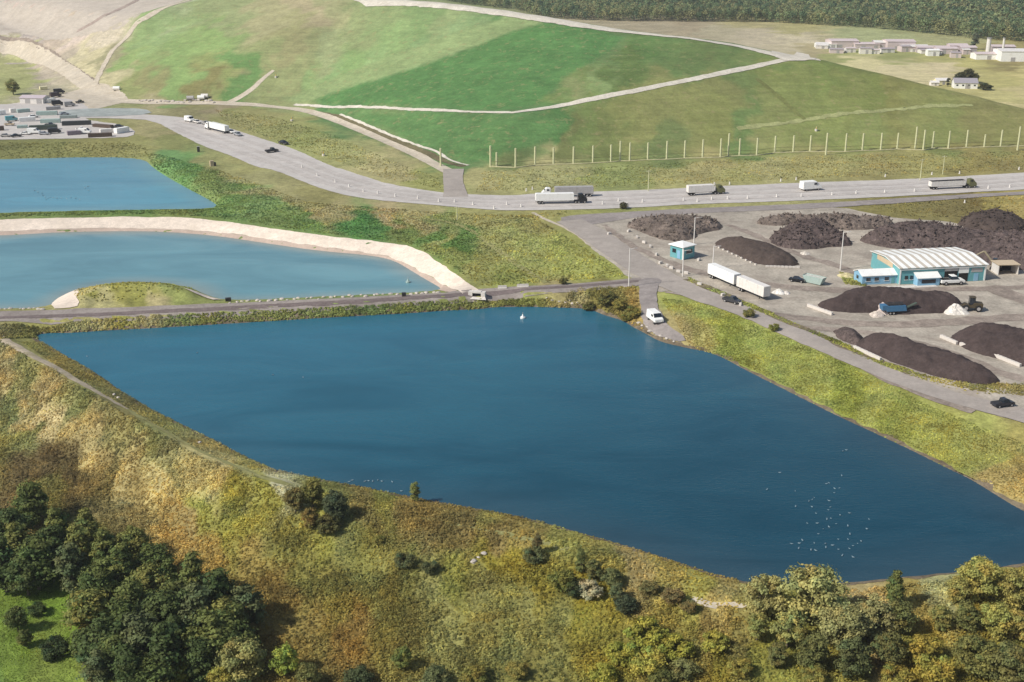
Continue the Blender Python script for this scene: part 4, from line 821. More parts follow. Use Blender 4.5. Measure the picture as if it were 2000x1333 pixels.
scrub('shore_weeds', [[(40,668),(130,655),(190,722),(290,792),(410,848),(510,902),(570,922),(860,978),(1150,1042),(1440,1130),(1440,1150),(1150,1062),(850,996),(600,950),(400,885),(200,770),(100,708)]], 11000, (.15, .5), .13, 'weedy fringe along the near shore of the blue pond', leaves=16, bright=1.35)
scrub('bank_grass', [[(1290,582),(1370,592),(1450,622),(1600,688),(1800,786),(1960,850),(2080,896),(2330,985),(2330,1075),(2110,1068),(2090,1036),(2000,985),(1850,905),(1640,806),(1450,712),(1340,670)]], 17000, (.08, .2), .22, 'yellow green grass of the bank on the right of the blue pond', leaves=14, bright=1.5)
scrub('corner_weeds', [[(1120,566),(1240,560),(1250,635),(1262,650),(1215,622),(1170,604),(1100,598)]], 500, (.3, 1.0), .22, 'tangled weeds at the far corner of the blue pond', leaves=26, bright=1.3)
scrub('berm_grass', [[(300,300),(420,330),(600,395),(860,415),(1040,422),(1150,490),(1225,540),(1060,552),(940,560),(850,500),(800,476),(620,455),(420,425),(300,418),(0,424),(0,418),(330,410),(436,406),(352,359),(302,328),(284,300)]], 14000, (.1, .38), .34, 'lush uneven grass on the berms between the ponds and the haul road', leaves=10, bright=1.5)
scrub('roadside_grass', [[(420,215),(520,225),(640,260),(780,320),(860,350),(860,370),(760,350),(640,310),(520,268),(440,240)],[(940,335),(1200,325),(1500,308),(2060,294),(2060,330),(1500,352),(1200,365),(930,375)],[(1690,402),(1900,386),(2060,380),(2060,440),(1900,425),(1780,425)],[(1750,722),(1820,734),(1900,756),(2060,752),(2060,775),(1880,770)],[(-60,280),(250,278),(290,290),(290,304),(-60,308)],[(1010,420),(1110,413),(1110,421),(1040,428)],[(140,560),(290,550),(370,560),(400,580),(150,592)]], 11000, (.1, .36), .34, 'rough grass along the road verges and spare corners', leaves=10, bright=1.5)
scrub('yard_weeds', [[(1660,690),(1720,714),(1800,742),(1900,764),(2060,780),(2060,750),(1900,752),(1800,732),(1740,712)],[(1345,543),(1450,588),(1600,651),(1720,704),(1720,712),(1600,659),(1450,596),(1345,551)],[(1640,532),(1690,545),(1690,560),(1650,556)]], 2600, (.2, .7), .25, 'scattered weeds along the ditch and the foot of the nearest compost row', leaves=14, bright=1.3)
# ------------------------------------------------------------------ the far wood: one mass of crowns
def wood():
    A = [(690,-30),(900,8),(1000,20),(1060,36),(1200,42),(1500,44),(1700,56),(1900,76),(2000,83),(2250,110)]
    fr = [tuple(at(x, y, 0))[:2] for x, y in A]; pts = []
    fx = np.array([p[0] for p in fr]); fy = np.array([p[1] for p in fr]); k = np.argsort(fx); fx, fy = fx[k], fy[k]
    xs = rng.uniform(-260, 860, 22000); d = rng.uniform(0, 1, 22000) ** 1.4 * 560
    y0 = np.interp(xs, fx, fy); ys = y0 + d
    cell = {}; keep = []
    for i in range(len(xs)):
        key = (int(xs[i] / 5.2), int(ys[i] / 5.2))
        if key not in cell: cell[key] = 1; keep.append(i)
    xs, ys, d = xs[keep], ys[keep], d[keep]; m = len(xs)
    h = rng.uniform(9, 15, m) * (1 + .15 * fbm(xs, ys, 40, 5)); r = rng.uniform(2.6, 4.6, m)
    pal = np.array([lin(108,124,84), lin(92,110,74), lin(122,130,88), lin(138,136,92), lin(78,98,70), lin(118,118,80)]) * 1.25
    col = pal[rng.integers(0, 6, m)] * (1 + .25 * fbm(xs, ys, 60, 8)[:, None])
    nl = np.where(d < 60, 110, np.where(d < 180, 60, 34)); w = np.repeat(np.arange(m), nl); n = len(w)
    dd = rng.normal(size=(n, 3)); dd /= np.linalg.norm(dd, axis=1, keepdims=True); dd[:, 2] = np.where(dd[:, 2] < -.2, -dd[:, 2], dd[:, 2])
    pos = np.stack([xs[w], ys[w], h[w] - r[w] * 1.25], 1) + dd * np.stack([r[w], r[w], r[w] * 1.35], 1) * rng.uniform(.7, 1.08, (n, 1))
    low = rng.random(n) < .18; pos[low, 2] *= rng.uniform(.15, .9, low.sum())
    V, F = quads_at(pos, dd + np.array([0, 0, .3]) + rng.normal(size=(n, 3)) * .4, np.where(d[w] < 60, .75, np.where(d[w] < 180, 1.0, 1.4)) * rng.uniform(.6, 1.2, n), .7)
    c = col[w] * rng.uniform(.7, 1.3, (n, 1))
    o = np_mesh('woodland', V, F, M_SCRUB, col=np.repeat(c, 4, 0)); tag(o, 'far mass of grey green woodland beyond the hill and fields', 'woodland', kind='stuff')
wood()
# ------------------------------------------------------------------ materials of made things
WHITE = paint('white paint', (240, 238, 232), .45, var=.04, scale=.8, dirt=(214, 206, 194))
OFFW = paint('weathered white paint', (226, 220, 212), .55, var=.07, scale=.8, dirt=(190, 180, 168))
GREYM = paint('grey painted metal', (172, 168, 164), .5, var=.08, scale=1, dirt=(140, 132, 124))
DARKM = paint('dark chassis steel', (52, 50, 50), .6, var=.15, scale=2, dirt=(92, 82, 72))
BLACK = paint('black paint', (26, 26, 30), .35, var=.1, scale=1.5, spec=.5)
TYRE = paint('tyre rubber', (34, 33, 33), .9, var=.12, scale=4)
GLASS = paint('dark vehicle glass', (30, 38, 46), .12, var=.05, scale=1, spec=.7)
LAMP = paint('lamp lens', (226, 222, 206), .25, var=.03, scale=3, spec=.6)
TEAL = paint('teal cladding', (104, 164, 168), .5, var=.06, scale=.6, dirt=(136, 172, 170))
LBLUE = paint('light blue cladding', (136, 180, 206), .5, var=.06, scale=.6, dirt=(170, 196, 208))
CONC = paint('pale concrete', (214, 206, 196), .9, var=.12, scale=1.2, dirt=(176, 164, 150), bumpd=.02)
ROCK = paint('pale rock', (190, 180, 168), .95, var=.25, scale=1.3, bumpd=.06)
WOODP = paint('weathered pole wood', (204, 202, 160), .85, var=.12, scale=1.5)
OLIVEP = paint('olive green paint', (104, 104, 70), .5, var=.1, scale=1)
YELLOWP = paint('yellow machine paint', (206, 176, 84), .5, var=.08, scale=1, dirt=(150, 124, 72))
BLUEP = paint('blue machine paint', (70, 116, 150), .5, var=.1, scale=1, dirt=(100, 122, 136))
GREENC = paint('dark green container paint', (74, 84, 74), .6, var=.12, scale=.7, dirt=(98, 96, 84))
BROWNC = paint('brown container paint', (92, 76, 64), .6, var=.12, scale=.7)
TEALC = paint('pale teal container paint', (166, 184, 176), .6, var=.1, scale=.6, dirt=(150, 156, 146))
PINKR = paint('pinkish grey roofing', (196, 182, 184), .6, var=.06, scale=.5)
DARKIN = paint('dark interior', (40, 36, 34), .95, var=.1, scale=1)
BUFF = paint('buff cladding', (200, 180, 150), .6, var=.08, scale=.6)
SILVER = paint('silver car paint', (176, 178, 182), .35, .3, var=.04, scale=1, spec=.5)
def ribbed(name, a, b, n):
    """metal roof sheeting: two alternating sheet colours along the local x axis"""
    m, nt, bs = nodes(name); tc = N(nt, 'ShaderNodeTexCoord').outputs['Object']
    sp = N(nt, 'ShaderNodeSeparateXYZ'); nt.links.new(tc, sp.inputs[0])
    f = N(nt, 'ShaderNodeMath', operation='FRACT'); nt.links.new(mul(nt, sp.outputs['X'], 1 / n), f.inputs[0])
    k = N(nt, 'ShaderNodeMath', operation='GREATER_THAN'); nt.links.new(f.outputs[0], k.inputs[0]); k.inputs[1].default_value = .58
    c = mixc(nt, k.outputs[0], lin(*a), lin(*b)); c = scale_col(nt, c, maprange(nt, noise(nt, .8, 4, .6, tc), .3, .7, .93, 1.05))
    nt.links.new(c, bs.inputs['Base Color']); bs.inputs['Roughness'].default_value = .45
    return m
STRIPE = ribbed('striped roof sheeting', (250, 248, 240), (204, 192, 174), 2.62)

# ------------------------------------------------------------------ small shared builders (local +X is forwards)
def wheels(root, xs, y, r=.5, w=.3, name='wheel'):
    for x in xs:
        for s in (-1, 1):
            m = MB(); m.tube((x, s * y - w / 2, r), (x, s * y + w / 2, r), r, n=14); o = m.build(name, TYRE, root)
            h = MB(); h.tube((x, s * (y + w / 2 + .01) , r), (x, s * (y + w / 2 + .03), r), r * .55, n=10); h.build('hub', GREYM, o)
def place(name, label, cat, a, b=None, group=None, flip=False, z=0):
    """a, b: photo positions of the two ends on the ground"""
    p = hit(*a)
    if b is None: return thing(name, label, cat, p + Vector((0, 0, z)), 0, group), 0
    q = hit(*b); d = q - p
    return thing(name, label, cat, (p + q) / 2 + Vector((0, 0, z)), math.atan2(d.y, d.x) + (math.pi if flip else 0), group), math.hypot(d.x, d.y)
LIFT = .16     # paving lies a little above the ground sheet
def car(a, b, label, m, kind='sedan', name='car', flip=False, group=None, L=None, cat=None):
    root, d = place(name, label, cat or {'pickup': 'pickup truck', 'van': 'van'}.get(kind, 'car'), a, b, group, flip, LIFT); L = L or d; h = L / 4.6
    body = MB(); x = L / 2
    if kind == 'pickup':
        body.prism([(-x,.45*h),(-x,1.02*h),(-.06*L,1.02*h),(x*.55,1.02*h),(x*.96,.92*h),(x,.72*h),(x,.42*h)], 1.85*h)
        cab = [(-.08*L,1.02*h),(-.06*L,1.62*h),(.14*L,1.64*h),(.27*L,1.02*h)]
        bed = MB(); bed.box((-x*.55, 0, 1.03*h), (L*.36, 1.5*h, .04)); bed.build('load_bed', DARKM, root)
    elif kind == 'van':
        body.prism([(-x,.42*h),(-x*.99,2.05*h),(x*.42,2.05*h),(x*.68,1.3*h),(x*.98,1.05*h),(x,.45*h)], 1.95*h, taper=.08)
        cab = None
    else:
        body.prism([(-x,.42*h),(-x,.9*h),(-x*.8,1.0*h),(x*.5,.98*h),(x*.94,.86*h),(x,.7*h),(x,.4*h)], 1.8*h)
        cab = [(-x*.72,.98*h),(-x*.42,1.44*h),(x*.12,1.46*h),(x*.48,.97*h)]
    body.build('body', m, root, bevel=.06*h)
    if cab:
        c = MB(); c.prism(cab, 1.66*h, taper=.16); o = c.build('cabin', GLASS, root)
        rf = MB(); rf.box(((cab[1][0]+cab[2][0])/2, 0, max(cab[1][1],cab[2][1])+.02*h), (cab[2][0]-cab[1][0]+.12*h, 1.42*h, .07*h), (.9,.9)); rf.build('roof', m, root)
    else:
        g = MB(); g.add([(x*.43,-.82*h,2.0*h),(x*.43,.82*h,2.0*h),(x*.69,.9*h,1.33*h),(x*.69,-.9*h,1.33*h)],[(0,1,2,3)]); g.M = Matrix.Translation((.03,0,.02)); o = MB()
        o.add([(x*.44,-.8*h,2.0*h),(x*.44,.8*h,2.0*h),(x*.7,.88*h,1.34*h),(x*.7,-.88*h,1.34*h),(x*.41,-.8*h,1.97*h),(x*.41,.8*h,1.97*h),(x*.66,.88*h,1.3*h),(x*.66,-.88*h,1.3*h)],[(0,1,2,3),(7,6,5,4),(0,4,5,1),(2,6,7,3)])
        o.build('windscreen', GLASS, root)
        for s in (-1, 1):
            sw = MB(); sw.box((x*.3, s*.93*h, 1.55*h), (L*.16, .12*h, .42*h)); sw.build('side_window', GLASS, root)
    wheels(root, (-.31*L, .32*L), .84*h, .36*h, .24*h)
    for s in (-1, 1):
        l_ = MB(); l_.box((x*1.0, s*.62*h, .72*h), (.08*h, .34*h, .16*h)); l_.build('headlight', LAMP, root)
    return root
def box_trailer(root, x0, x1, zb, zt, m, w=2.55, tank=False, open_top=False, roofm=None):
    t = MB()
    if tank:
        n = 14; ra, rb = w / 2, (zt - zb) / 2; zc = (zt + zb) / 2
        for x, k in ((x0, .6), (x0 + .5, 1), (x1 - .5, 1), (x1, .6)):
            t.v += [(x, ra * k * math.cos(2*math.pi*i/n), zc + rb * k * math.sin(2*math.pi*i/n)) for i in range(n)]
        for r_ in range(3): t.f += [(r_*n+i, r_*n+(i+1)%n, (r_+1)*n+(i+1)%n, (r_+1)*n+i) for i in range(n)]
        t.f += [tuple(range(n-1,-1,-1)), tuple(range(3*n, 4*n))]
        o = t.build('tank', m, root, smooth_=True)
        h = MB(); [h.tube((x, 0, zt - .05), (x, 0, zt + .18), .35, n=10) for x in (x0*.5+x1*.5,)]; h.build('hatch', GREYM, o)
    else:
        t.box(((x0+x1)/2, 0, (zb+zt)/2), (x1-x0, w, zt-zb)); o = t.build('trailer_body', m, root, bevel=.04)
        r = MB(); r.box(((x0+x1)/2, 0, zt+.025), (x1-x0-.16, w-.16, .05)); r.build('load' if open_top else 'roof_panel', DARKIN if open_top else (roofm or m), o)
        d = MB(); d.box((x0-.02, 0, (zb+zt)/2), (.05, w-.2, (zt-zb)*.92)); d.build('rear_door', m, o)
        ri = MB(); k = int((x1-x0)/1.3)
        for i in range(1, k):
            ri.box((x0+(x1-x0)*i/k, 0, (zb+zt)/2), (.09, w+.05, (zt-zb)*.9))
        ri.build('side_posts', m, o)
    c = MB(); c.box(((x0+x1)/2, 0, zb-.14), (x1-x0-.4, 1.1, .26)); c.box((x0+.1, 0, zb-.4), (.12, 2.2, .16)); c.build('chassis', DARKM, root)
    return o
def semi(a, b, label, body, cab, kind='box', flip=False, roofm=None, group='trucks on the haul road'):
    root, L = place('semi_truck', label, 'truck', a, b, group, flip, LIFT); x = L / 2
    tc = min(4.6, L * .28); x0, x1 = -x, x - tc - .5
    box_trailer(root, x0, x1, 1.25, 3.9 if kind == 'box' else 3.3, body, tank=kind == 'tank', open_top=kind == 'open', roofm=roofm)
    wheels(root, (x0 + 1.2, x0 + 2.5), 1.0, .52, .5)
    wheels(root, (x - tc + .2, x - tc + 1.4, x - .9), 1.0, .52, .4)
    c = MB(); c.prism([(x-tc*.72,.9),(x-tc*.72,3.55),(x-tc*.38,3.75),(x-tc*.2,2.75),(x-.25,2.15),(x,1.9),(x,.6),(x-tc*.72,.6)], 2.4, taper=.1); cb = c.build('cab', cab, root, bevel=.08)
    g = MB(); g.add([(x-tc*.37,-1.0,3.55),(x-tc*.37,1.0,3.55),(x-tc*.19,1.05,2.8),(x-tc*.19,-1.05,2.8),(x-tc*.42,-1.0,3.5),(x-tc*.42,1.0,3.5),(x-tc*.24,1.05,2.7),(x-tc*.24,-1.05,2.7)],[(0,1,2,3),(4,7,6,5),(0,4,5,1),(2,6,7,3),(1,5,6,2),(0,3,7,4)]); g.build('windscreen', GLASS, cb)
    for s in (-1, 1):
        w_ = MB(); w_.box((x-tc*.5, s*1.17, 2.95), (tc*.2, .06, .6)); w_.build('side_window', GLASS, cb)
        h = MB(); h.box((x+.02, s*.85, 1.2), (.08, .4, .25)); h.build('headlight', LAMP, cb)
    e = MB(); e.tube((x-tc*.76, 1.0, 1.2), (x-tc*.76, 1.0, 4.1), .09); e.build('exhaust', GREYM, root)
    f = MB(); f.box((x-tc-.3, 0, .95), (tc*.8, .9, .25)); [f.tube((x-tc*.75-.6, s*.95, .8), (x-tc*.75+.4, s*.95, .8), .3, n=10) for s in (-1, 1)]; f.build('frame', DARKM, root)
    return root
def parked_trailer(a, b, label, m, group=None, H=2.6, flip=False, w=2.5):
    root, L = place('box_trailer', label, 'trailer', a, b, group, flip, LIFT)
    box_trailer(root, -L/2, L/2, 1.1, 1.1 + H, m, w=w)
    wheels(root, (-L/2+1.3, -L/2+2.5), .95, .5, .45)
    for s in (-1, 1):
        g = MB(); g.box((L/2-2.4, s*.7, .5), (.14, .14, 1.0)); g.box((L/2-2.4, s*.7, .04), (.35, .35, .08)); g.build('landing_leg', DARKM, root)
    return root
def container(a, b, label, m, H=2.6, w=2.45, group='containers of the depot', name='container', lid=None):
    root, L = place(name, label, 'container', a, b, group, False, LIFT)
    H *= .78
    t = MB(); t.box((0, 0, H/2), (L, w, H)); t.build('shell', m, root, bevel=.04)
    ri = MB(); k = max(4, int(L/.6))
    for i in range(k + 1):
        ri.box((-L/2+L*i/k, 0, H/2), (.16, w+.09, H*.88))
    ri.build('side_ribs', m, root)
    r = MB(); r.box((0, 0, H+.03), (L-.15, w-.15, .06)); r.build('roof', lid or m, root)
    d = MB()
    for s in (-1, 1): d.box((L/2+.02, s*w/4, H/2), (.05, w/2-.1, H*.9))
    d.build('doors', m, root)
    return root
def gable(root, L, W, H, rise, wallm, roofm, over=.35, base=None):
    b = MB(); x, y = L/2, W/2
    b.add([(-x,-y,0),(x,-y,0),(x,y,0),(-x,y,0),(-x,-y,H),(x,-y,H),(x,y,H),(-x,y,H),(-x,0,H+rise),(x,0,H+rise)],[(0,1,5,4),(2,3,7,6),(1,2,6,9,5),(3,0,4,8,7),(0,3,2,1)])
    wl = b.build('wall', wallm, root)
    r = MB(); xo = x + over; yo = y + over; zo = H - rise * over / y
    for s in (-1, 1):
        r.add([(-xo,s*yo,zo+.02),(xo,s*yo,zo+.02),(xo,0,H+rise+.02),(-xo,0,H+rise+.02),(-xo,s*yo,zo+.2),(xo,s*yo,zo+.2),(xo,0,H+rise+.2),(-xo,0,H+rise+.2)],[(0,1,2,3),(4,5,6,7),(0,1,5,4),(0,3,7,4),(1,2,6,5)])
    rf = r.build('roof', roofm, root)
    return wl, rf
def pane(root, name, m, c, d): 
    w_ = MB(); w_.box(c, d); return w_.build(name, m, root)
def shed(px, py, L, W, H, rise, yaw, label, wallm, roofm, name='shed', cat='shed', group=None, doors=1, windows=0):
    """gabled building; (px,py) photo position of the middle of its front wall foot"""
    p = hit(px, py); c = p + Vector((math.sin(R(yaw)) * -W / 2, math.cos(R(yaw)) * W / 2, 0))
    root = thing(name, label, cat, (c.x, c.y, p.z), R(yaw), group); gable(root, L, W, H, rise, wallm, roofm)
    for i in range(doors):
        x = L * ((i + .5) / doors - .5) + L * .08
        pane(root, 'door', GREYM if wallm is not GREYM else DARKM, (x, -W/2-.02, min(H*.4, 1.5)), (min(3.2, L*.22), .08, min(H*.8, 3.0)))
    for i in range(windows):
        x = L * ((i + .5) / windows - .5)
        pane(root, 'window', GLASS, (x, -W/2-.02, H*.6), (1.2, .08, .9))
    return root

# ------------------------------------------------------------------ the teal yard building
A, B = at(1755, 557), at(1923, 549); d = B - A; LB = math.hypot(d.x, d.y); yaw = math.atan2(d.y, d.x); Wd = 19.5; HB = 5.0
nx, ny = -math.sin(yaw), math.cos(yaw)
bl = thing('workshop_building', 'long teal metal workshop with a white striped roof in the compost yard', 'building', ((A.x+B.x)/2 + nx*Wd/2, (A.y+B.y)/2 + ny*Wd/2, .12), yaw)
gable(bl, LB, Wd, HB, 1.0, TEAL, STRIPE, .5)
fy = -Wd/2
t = MB(); t.box((LB/2-.25, fy-.05, HB/2-.1), (.5, .14, HB-.2)); t.build('corner_trim', WHITE, bl); t = MB(); t.box((-LB/2+.2, fy-.05, HB/2-.1), (.4, .14, HB-.2)); t.build('corner_trim', WHITE, bl)
pane(bl, 'fascia', WHITE, (0, fy-.32, HB-.42), (LB, .1, .3))
dk = pane(bl, 'garage_opening', DARKIN, (LB/2-11.2, fy-.03, 1.9), (4.2, .1, 3.4)); pane(dk, 'roller_shutter', GREYM, (LB/2-11.2, fy-.1, 4.0), (4.4, .1, 1.0))
dk = pane(bl, 'garage_opening', DARKIN, (LB/2-7.2, fy-.03, 1.5), (3.0, .1, 2.8)); pane(dk, 'roller_shutter', WHITE, (LB/2-7.2, fy-.1, 3.6), (3.2, .1, 1.8))
pane(bl, 'door', LBLUE, (LB/2-3.0, fy-.04, 1.2), (1.4, .1, 2.3)); pane(bl, 'wall_panel', GREYM, (LB/2-2.9, fy-.03, 3.4), (3.6, .06, 1.2))
for k in range(3):
    w_ = pane(bl, 'window', GLASS, (-LB/2+2.2+k*1.7, fy-.04, 2.0), (1.0, .08, 1.2)); pane(w_, 'frame', WHITE, (-LB/2+2.2+k*1.7, fy-.05, 1.34), (1.3, .14, .12))
gb = pane(bl, 'gable_board', BUFF, (-LB/2-.03, .5, HB-.5), (.06, Wd*.55, 1.6))  # plain buff board high on the left gable
ln = MB(); ln.add([(-LB/2+4.6,fy-2.6,0),(-LB/2+11.6,fy-2.6,0),(-LB/2+11.6,fy-2.6,2.5),(-LB/2+4.6,fy-2.6,2.5),(-LB/2+4.6,fy-.01,3.4),(-LB/2+11.6,fy-.01,3.4),(-LB/2+4.6,fy-.01,0),(-LB/2+11.6,fy-.01,0)],[(0,1,2,3),(0,3,4,6),(1,7,5,2)])
po = ln.build('front_porch', LBLUE, bl)
lr = MB(); lr.add([(-LB/2+4.3,fy-3.0,2.4),(-LB/2+11.9,fy-3.0,2.4),(-LB/2+11.9,fy-.02,3.55),(-LB/2+4.3,fy-.02,3.55),(-LB/2+4.3,fy-3.0,2.55),(-LB/2+11.9,fy-3.0,2.55),(-LB/2+11.9,fy-.02,3.7),(-LB/2+4.3,fy-.02,3.7)],[(0,1,2,3),(4,7,6,5),(0,4,5,1),(0,3,7,4),(1,5,6,2)]); lr.build('porch_roof', WHITE, po)
pane(po, 'porch_window', GLASS, (-LB/2+8.1, fy-2.63, 1.4), (4.4, .08, 1.1))
# annex with the lean-to roof on the left
an = thing('site_office', 'small light blue site office with a white roof at the left end of the workshop', 'building', hit(1713, 557) + Vector((.3, 3.4, .12)), yaw)
wl, rf = gable(an, 11.0, 6.0, 2.7, 1.1, LBLUE, WHITE, .3)
for x in (-3.6, -1.0, 2.2): 
    w_ = pane(an, 'window', GLASS, (x, -3.03, 1.6), (1.3, .08, 1.0)); pane(w_, 'sill', WHITE, (x, -3.06, 1.04), (1.6, .16, .1))
pane(an, 'door', TEAL, (4.2, -3.03, 1.1), (1.1, .08, 2.1)); pane(an, 'gable_window', GLASS, (-5.53, .4, 1.6), (.08, 1.4, 1.0))
sl_ = MB(); sl_.box((0, 0, .1), (17, 2.4, .16)); o = sl_.build('concrete_apron', CONC); q = hit(1775, 562); o.location = q + Vector((0, 0, .12)); o.rotation_euler = (0, 0, yaw); tag(o, 'pale concrete apron slab along the front of the workshop', 'slab')
car((1834, 557), (1880, 555), 'white pickup parked across the open garage doors of the workshop', WHITE, 'pickup', 'pickup_truck')
# hut by the yard entrance
hp = hit(1333, 507); HUTS = 1.25
hut = thing('weigh_hut', 'small teal hut with a white hipped roof at the yard entrance', 'hut', hp + Vector((.2, 2.6, .14)), R(40))
hut.scale = (HUTS,) * 3
b = MB(); b.box((0, 0, 1.6), (4.4, 4.4, 3.2)); b.build('wall', TEAL, hut)
r = MB(); r.box((0, 0, 3.3), (5.2, 5.2, .2)); r.box((0, 0, 3.75), (5.2, 5.2, .7), (.25, .25)); r.build('roof', WHITE, hut)
w_ = pane(hut, 'window', GLASS, (.2, -2.23, 1.9), (2.2, .08, 1.0)); pane(w_, 'frame', WHITE, (.2, -2.26, 1.34), (2.5, .1, .1)); pane(hut, 'door', LBLUE, (-2.23, -.8, 1.15), (.08, 1.0, 2.1)); w_ = pane(hut, 'window', GLASS, (-2.23, .8, 1.9), (.08, 1.2, 1.0))
c = MB(); c.box((-2.2, -2.2, 1.6), (.22, .22, 3.19)); c.build('corner_post', WHITE, hut)
# trailers, cars and machines of the yard
parked_trailer((1388, 541), (1439, 563), 'white box trailer parked nearer the hut, first of the pair in the yard', WHITE, 'white trailers parked in the yard', 3.0)
parked_trailer((1444, 566), (1497, 588), 'dusty white box trailer parked nearer the camera, second of the pair in the yard', OFFW, 'white trailers parked in the yard', 3.0)
car((1412, 588), (1447, 597), 'dark pickup on the lane beside the second white trailer', paint('charcoal car paint', (70, 70, 74), .35, .2, spec=.5), 'pickup', 'pickup_truck', L=5.4)
car((1266, 618), (1292, 640), 'white van parked at the end of the asphalt drive above the pond', WHITE, 'van', 'parked_van', L=6.2)
car((1941, 797), (1974, 793), 'dark pickup with a pale bonnet on the lane at the right border', paint('dark grey car paint', (54, 54, 60), .35, .2, spec=.5), 'pickup', 'pickup_truck', L=5.2)
car((1545, 550), (1568, 553), 'black car beside the teal skip in the yard', BLACK, 'sedan', 'car', L=4.8)
sk, L_ = place('skip', 'pale teal skip standing in front of the workshop', 'skip', (1574, 551), (1606, 558), z=.12)
b = MB(); b.add([(-2.6,-1.1,.2),(2.6,-1.1,.2),(2.6,1.1,.2),(-2.6,1.1,.2),(-3.4,-1.2,2.3),(3.4,-1.2,2.3),(3.4,1.2,2.3),(-3.4,1.2,2.3)],[(0,3,2,1),(0,1,5,4),(1,2,6,5),(2,3,7,6),(3,0,4,7)]); b.build('body', TEALC, sk)
b = MB(); b.box((0, 0, 2.0), (6.2, 2.2, .3)); b.build('rubbish', paint('rubbish', (196, 196, 184), .9, var=.35, scale=3), sk)
def loader(px, py, yaw, label, m, s=1.0):
    root = thing('wheel_loader', label, 'loader', hit(px, py) + Vector((0, 0, .12)), R(yaw)); root.scale = (s, s, s)
    b = MB(); b.prism([(-2.9,.8),(-2.9,2.0),(-.9,2.2),(-.3,1.5),(1.5,1.4),(1.6,.8)], 1.9); b.build('body', m, root, bevel=.08)
    c = MB(); c.box((-.4, 0, 2.5), (1.5, 1.6, 1.7), (.85, .9)); cb = c.build('cab', GLASS, root); r = MB(); r.box((-.4, 0, 3.4), (1.5, 1.65, .12)); r.build('roof', m, cb)
    wheels(root, (-1.9, 1.0), 1.05, .78, .55)
    a_ = MB(); [a_.tube((.9, s_*.5, 1.5), (2.7, s_*.5, .8), .16) for s_ in (-1, 1)]; a_.build('lift_arm', m, root)
    k = MB(); k.add([(2.6,-1.4,.15),(2.6,1.4,.15),(3.7,1.4,.15),(3.7,-1.4,.15),(2.5,-1.4,1.3),(2.5,1.4,1.3),(3.1,1.4,1.3),(3.1,-1.4,1.3)],[(0,1,2,3),(0,4,5,1),(0,3,7,4),(1,5,6,2)]); k.build('bucket', DARKM, root)
    return root
loader(1893, 607, 170, 'dark wheel loader at the right end of the long compost row', paint('dark loader paint', (80, 70, 52), .6, var=.15), 1.15)
tr, L_ = place('screening_machine', 'blue compost screening machine in front of the long compost row', 'machine', (1728, 615), (1772, 613), z=.12)
b = MB(); b.prism([(-3.2,1.0),(-3.5,2.6),(2.2,2.6),(2.6,1.0)], 2.2); b.build('drum_housing', BLUEP, tr, bevel=.05)
b = MB(); b.tube((-2.8, 0, 2.7), (1.6, 0, 2.7), .75, n=12); b.build('drum', DARKM, tr)
b = MB(); b.add([(2.0,-.5,1.2),(2.0,.5,1.2),(5.6,.5,2.8),(5.6,-.5,2.8),(2.0,-.5,1.45),(2.0,.5,1.45),(5.6,.5,3.05),(5.6,-.5,3.05)],[(0,3,2,1),(4,5,6,7),(0,1,5,4),(1,2,6,5),(2,3,7,6),(3,0,4,7)]); b.build('conveyor', GREENC, tr)
b = MB(); b.box((-3.9, 0, 2.1), (1.2, 2.0, 1.4), (1.25, 1.1)); b.build('hopper', BLUEP, tr); wheels(tr, (-2.2, -1.2), .95, .48, .35)
def heapmesh(m_, r, h, seed, n=24, rings=9):
    g = random.Random(seed)
    m_.v.append((0, 0, h))
    for k in range(1, rings + 1):
        f = k / rings
        for i in range(n):
            a = 2 * math.pi * i / n; rr = r * f * (1 + .12 * math.sin(3 * a + seed) + g.uniform(-.06, .06)); m_.v.append((rr * math.cos(a), rr * math.sin(a), h * max(0, 1 - f ** 1.25) * g.uniform(.9, 1.08) - (.1 if k == rings else 0)))
    for i in range(n): m_.f.append((0, 1 + i, 1 + (i + 1) % n))
    for k in range(rings - 1):
        for i in range(n): m_.f.append((1 + k*n + i, 1 + (k+1)*n + i, 1 + (k+1)*n + (i+1) % n, 1 + k*n + (i+1) % n))
    return m_
def small_heap(px, py, r, h, rgb, label, seed, name='rubble_heap'):
    o = heapmesh(MB(), r, h, seed).build(name, ground_mat('heap ' + label[:18], rgb, .4, .2, .8, 2.5, bumpd=.15)); o.location = hit(px, py) + Vector((0, 0, .08)); return tag(o, label, 'heap')
small_heap(1865, 610, 3.6, 2.4, (222,214,202), 'white lime heap at the right end of the long compost row', 3, 'lime_heap')
small_heap(1722, 608, 3.6, 2.6, (198,182,172), 'pinkish grey rubble heap behind the blue screening machine', 5)
small_heap(1712, 617, 2.2, 1.3, (206,192,178), 'low pale rubble heap left of the blue screening machine', 8)
small_heap(1764, 603, 2.0, 1.8, (188,172,162), 'grey rubble heap between the screening machine and the compost row', 9)
small_heap(1521, 573, 2.0, 1.3, (230,224,214), 'white gravel heap on open ground right of the second white trailer', 11)
small_heap(1536, 574, 1.3, .8, (212,204,194), 'tiny pale gravel heap beside the white gravel heap', 12)
small_heap(1655, 541, 3.0, 1.2, (196,184,140), 'weedy pale rubble heap left of the site office', 13)
small_heap(1572, 497, 1.8, .9, (206,196,182), 'pale rubble heap in the open yard below the round brush pile', 14)
small_heap(1709, 472, 2.0, 1.7, (184,170,158), 'pale boulder heap in front of the long brush pile', 15)
small_heap(1940, 463, 2.2, 2.0, (234,228,220), 'white bagged heap between the two far right piles', 16)
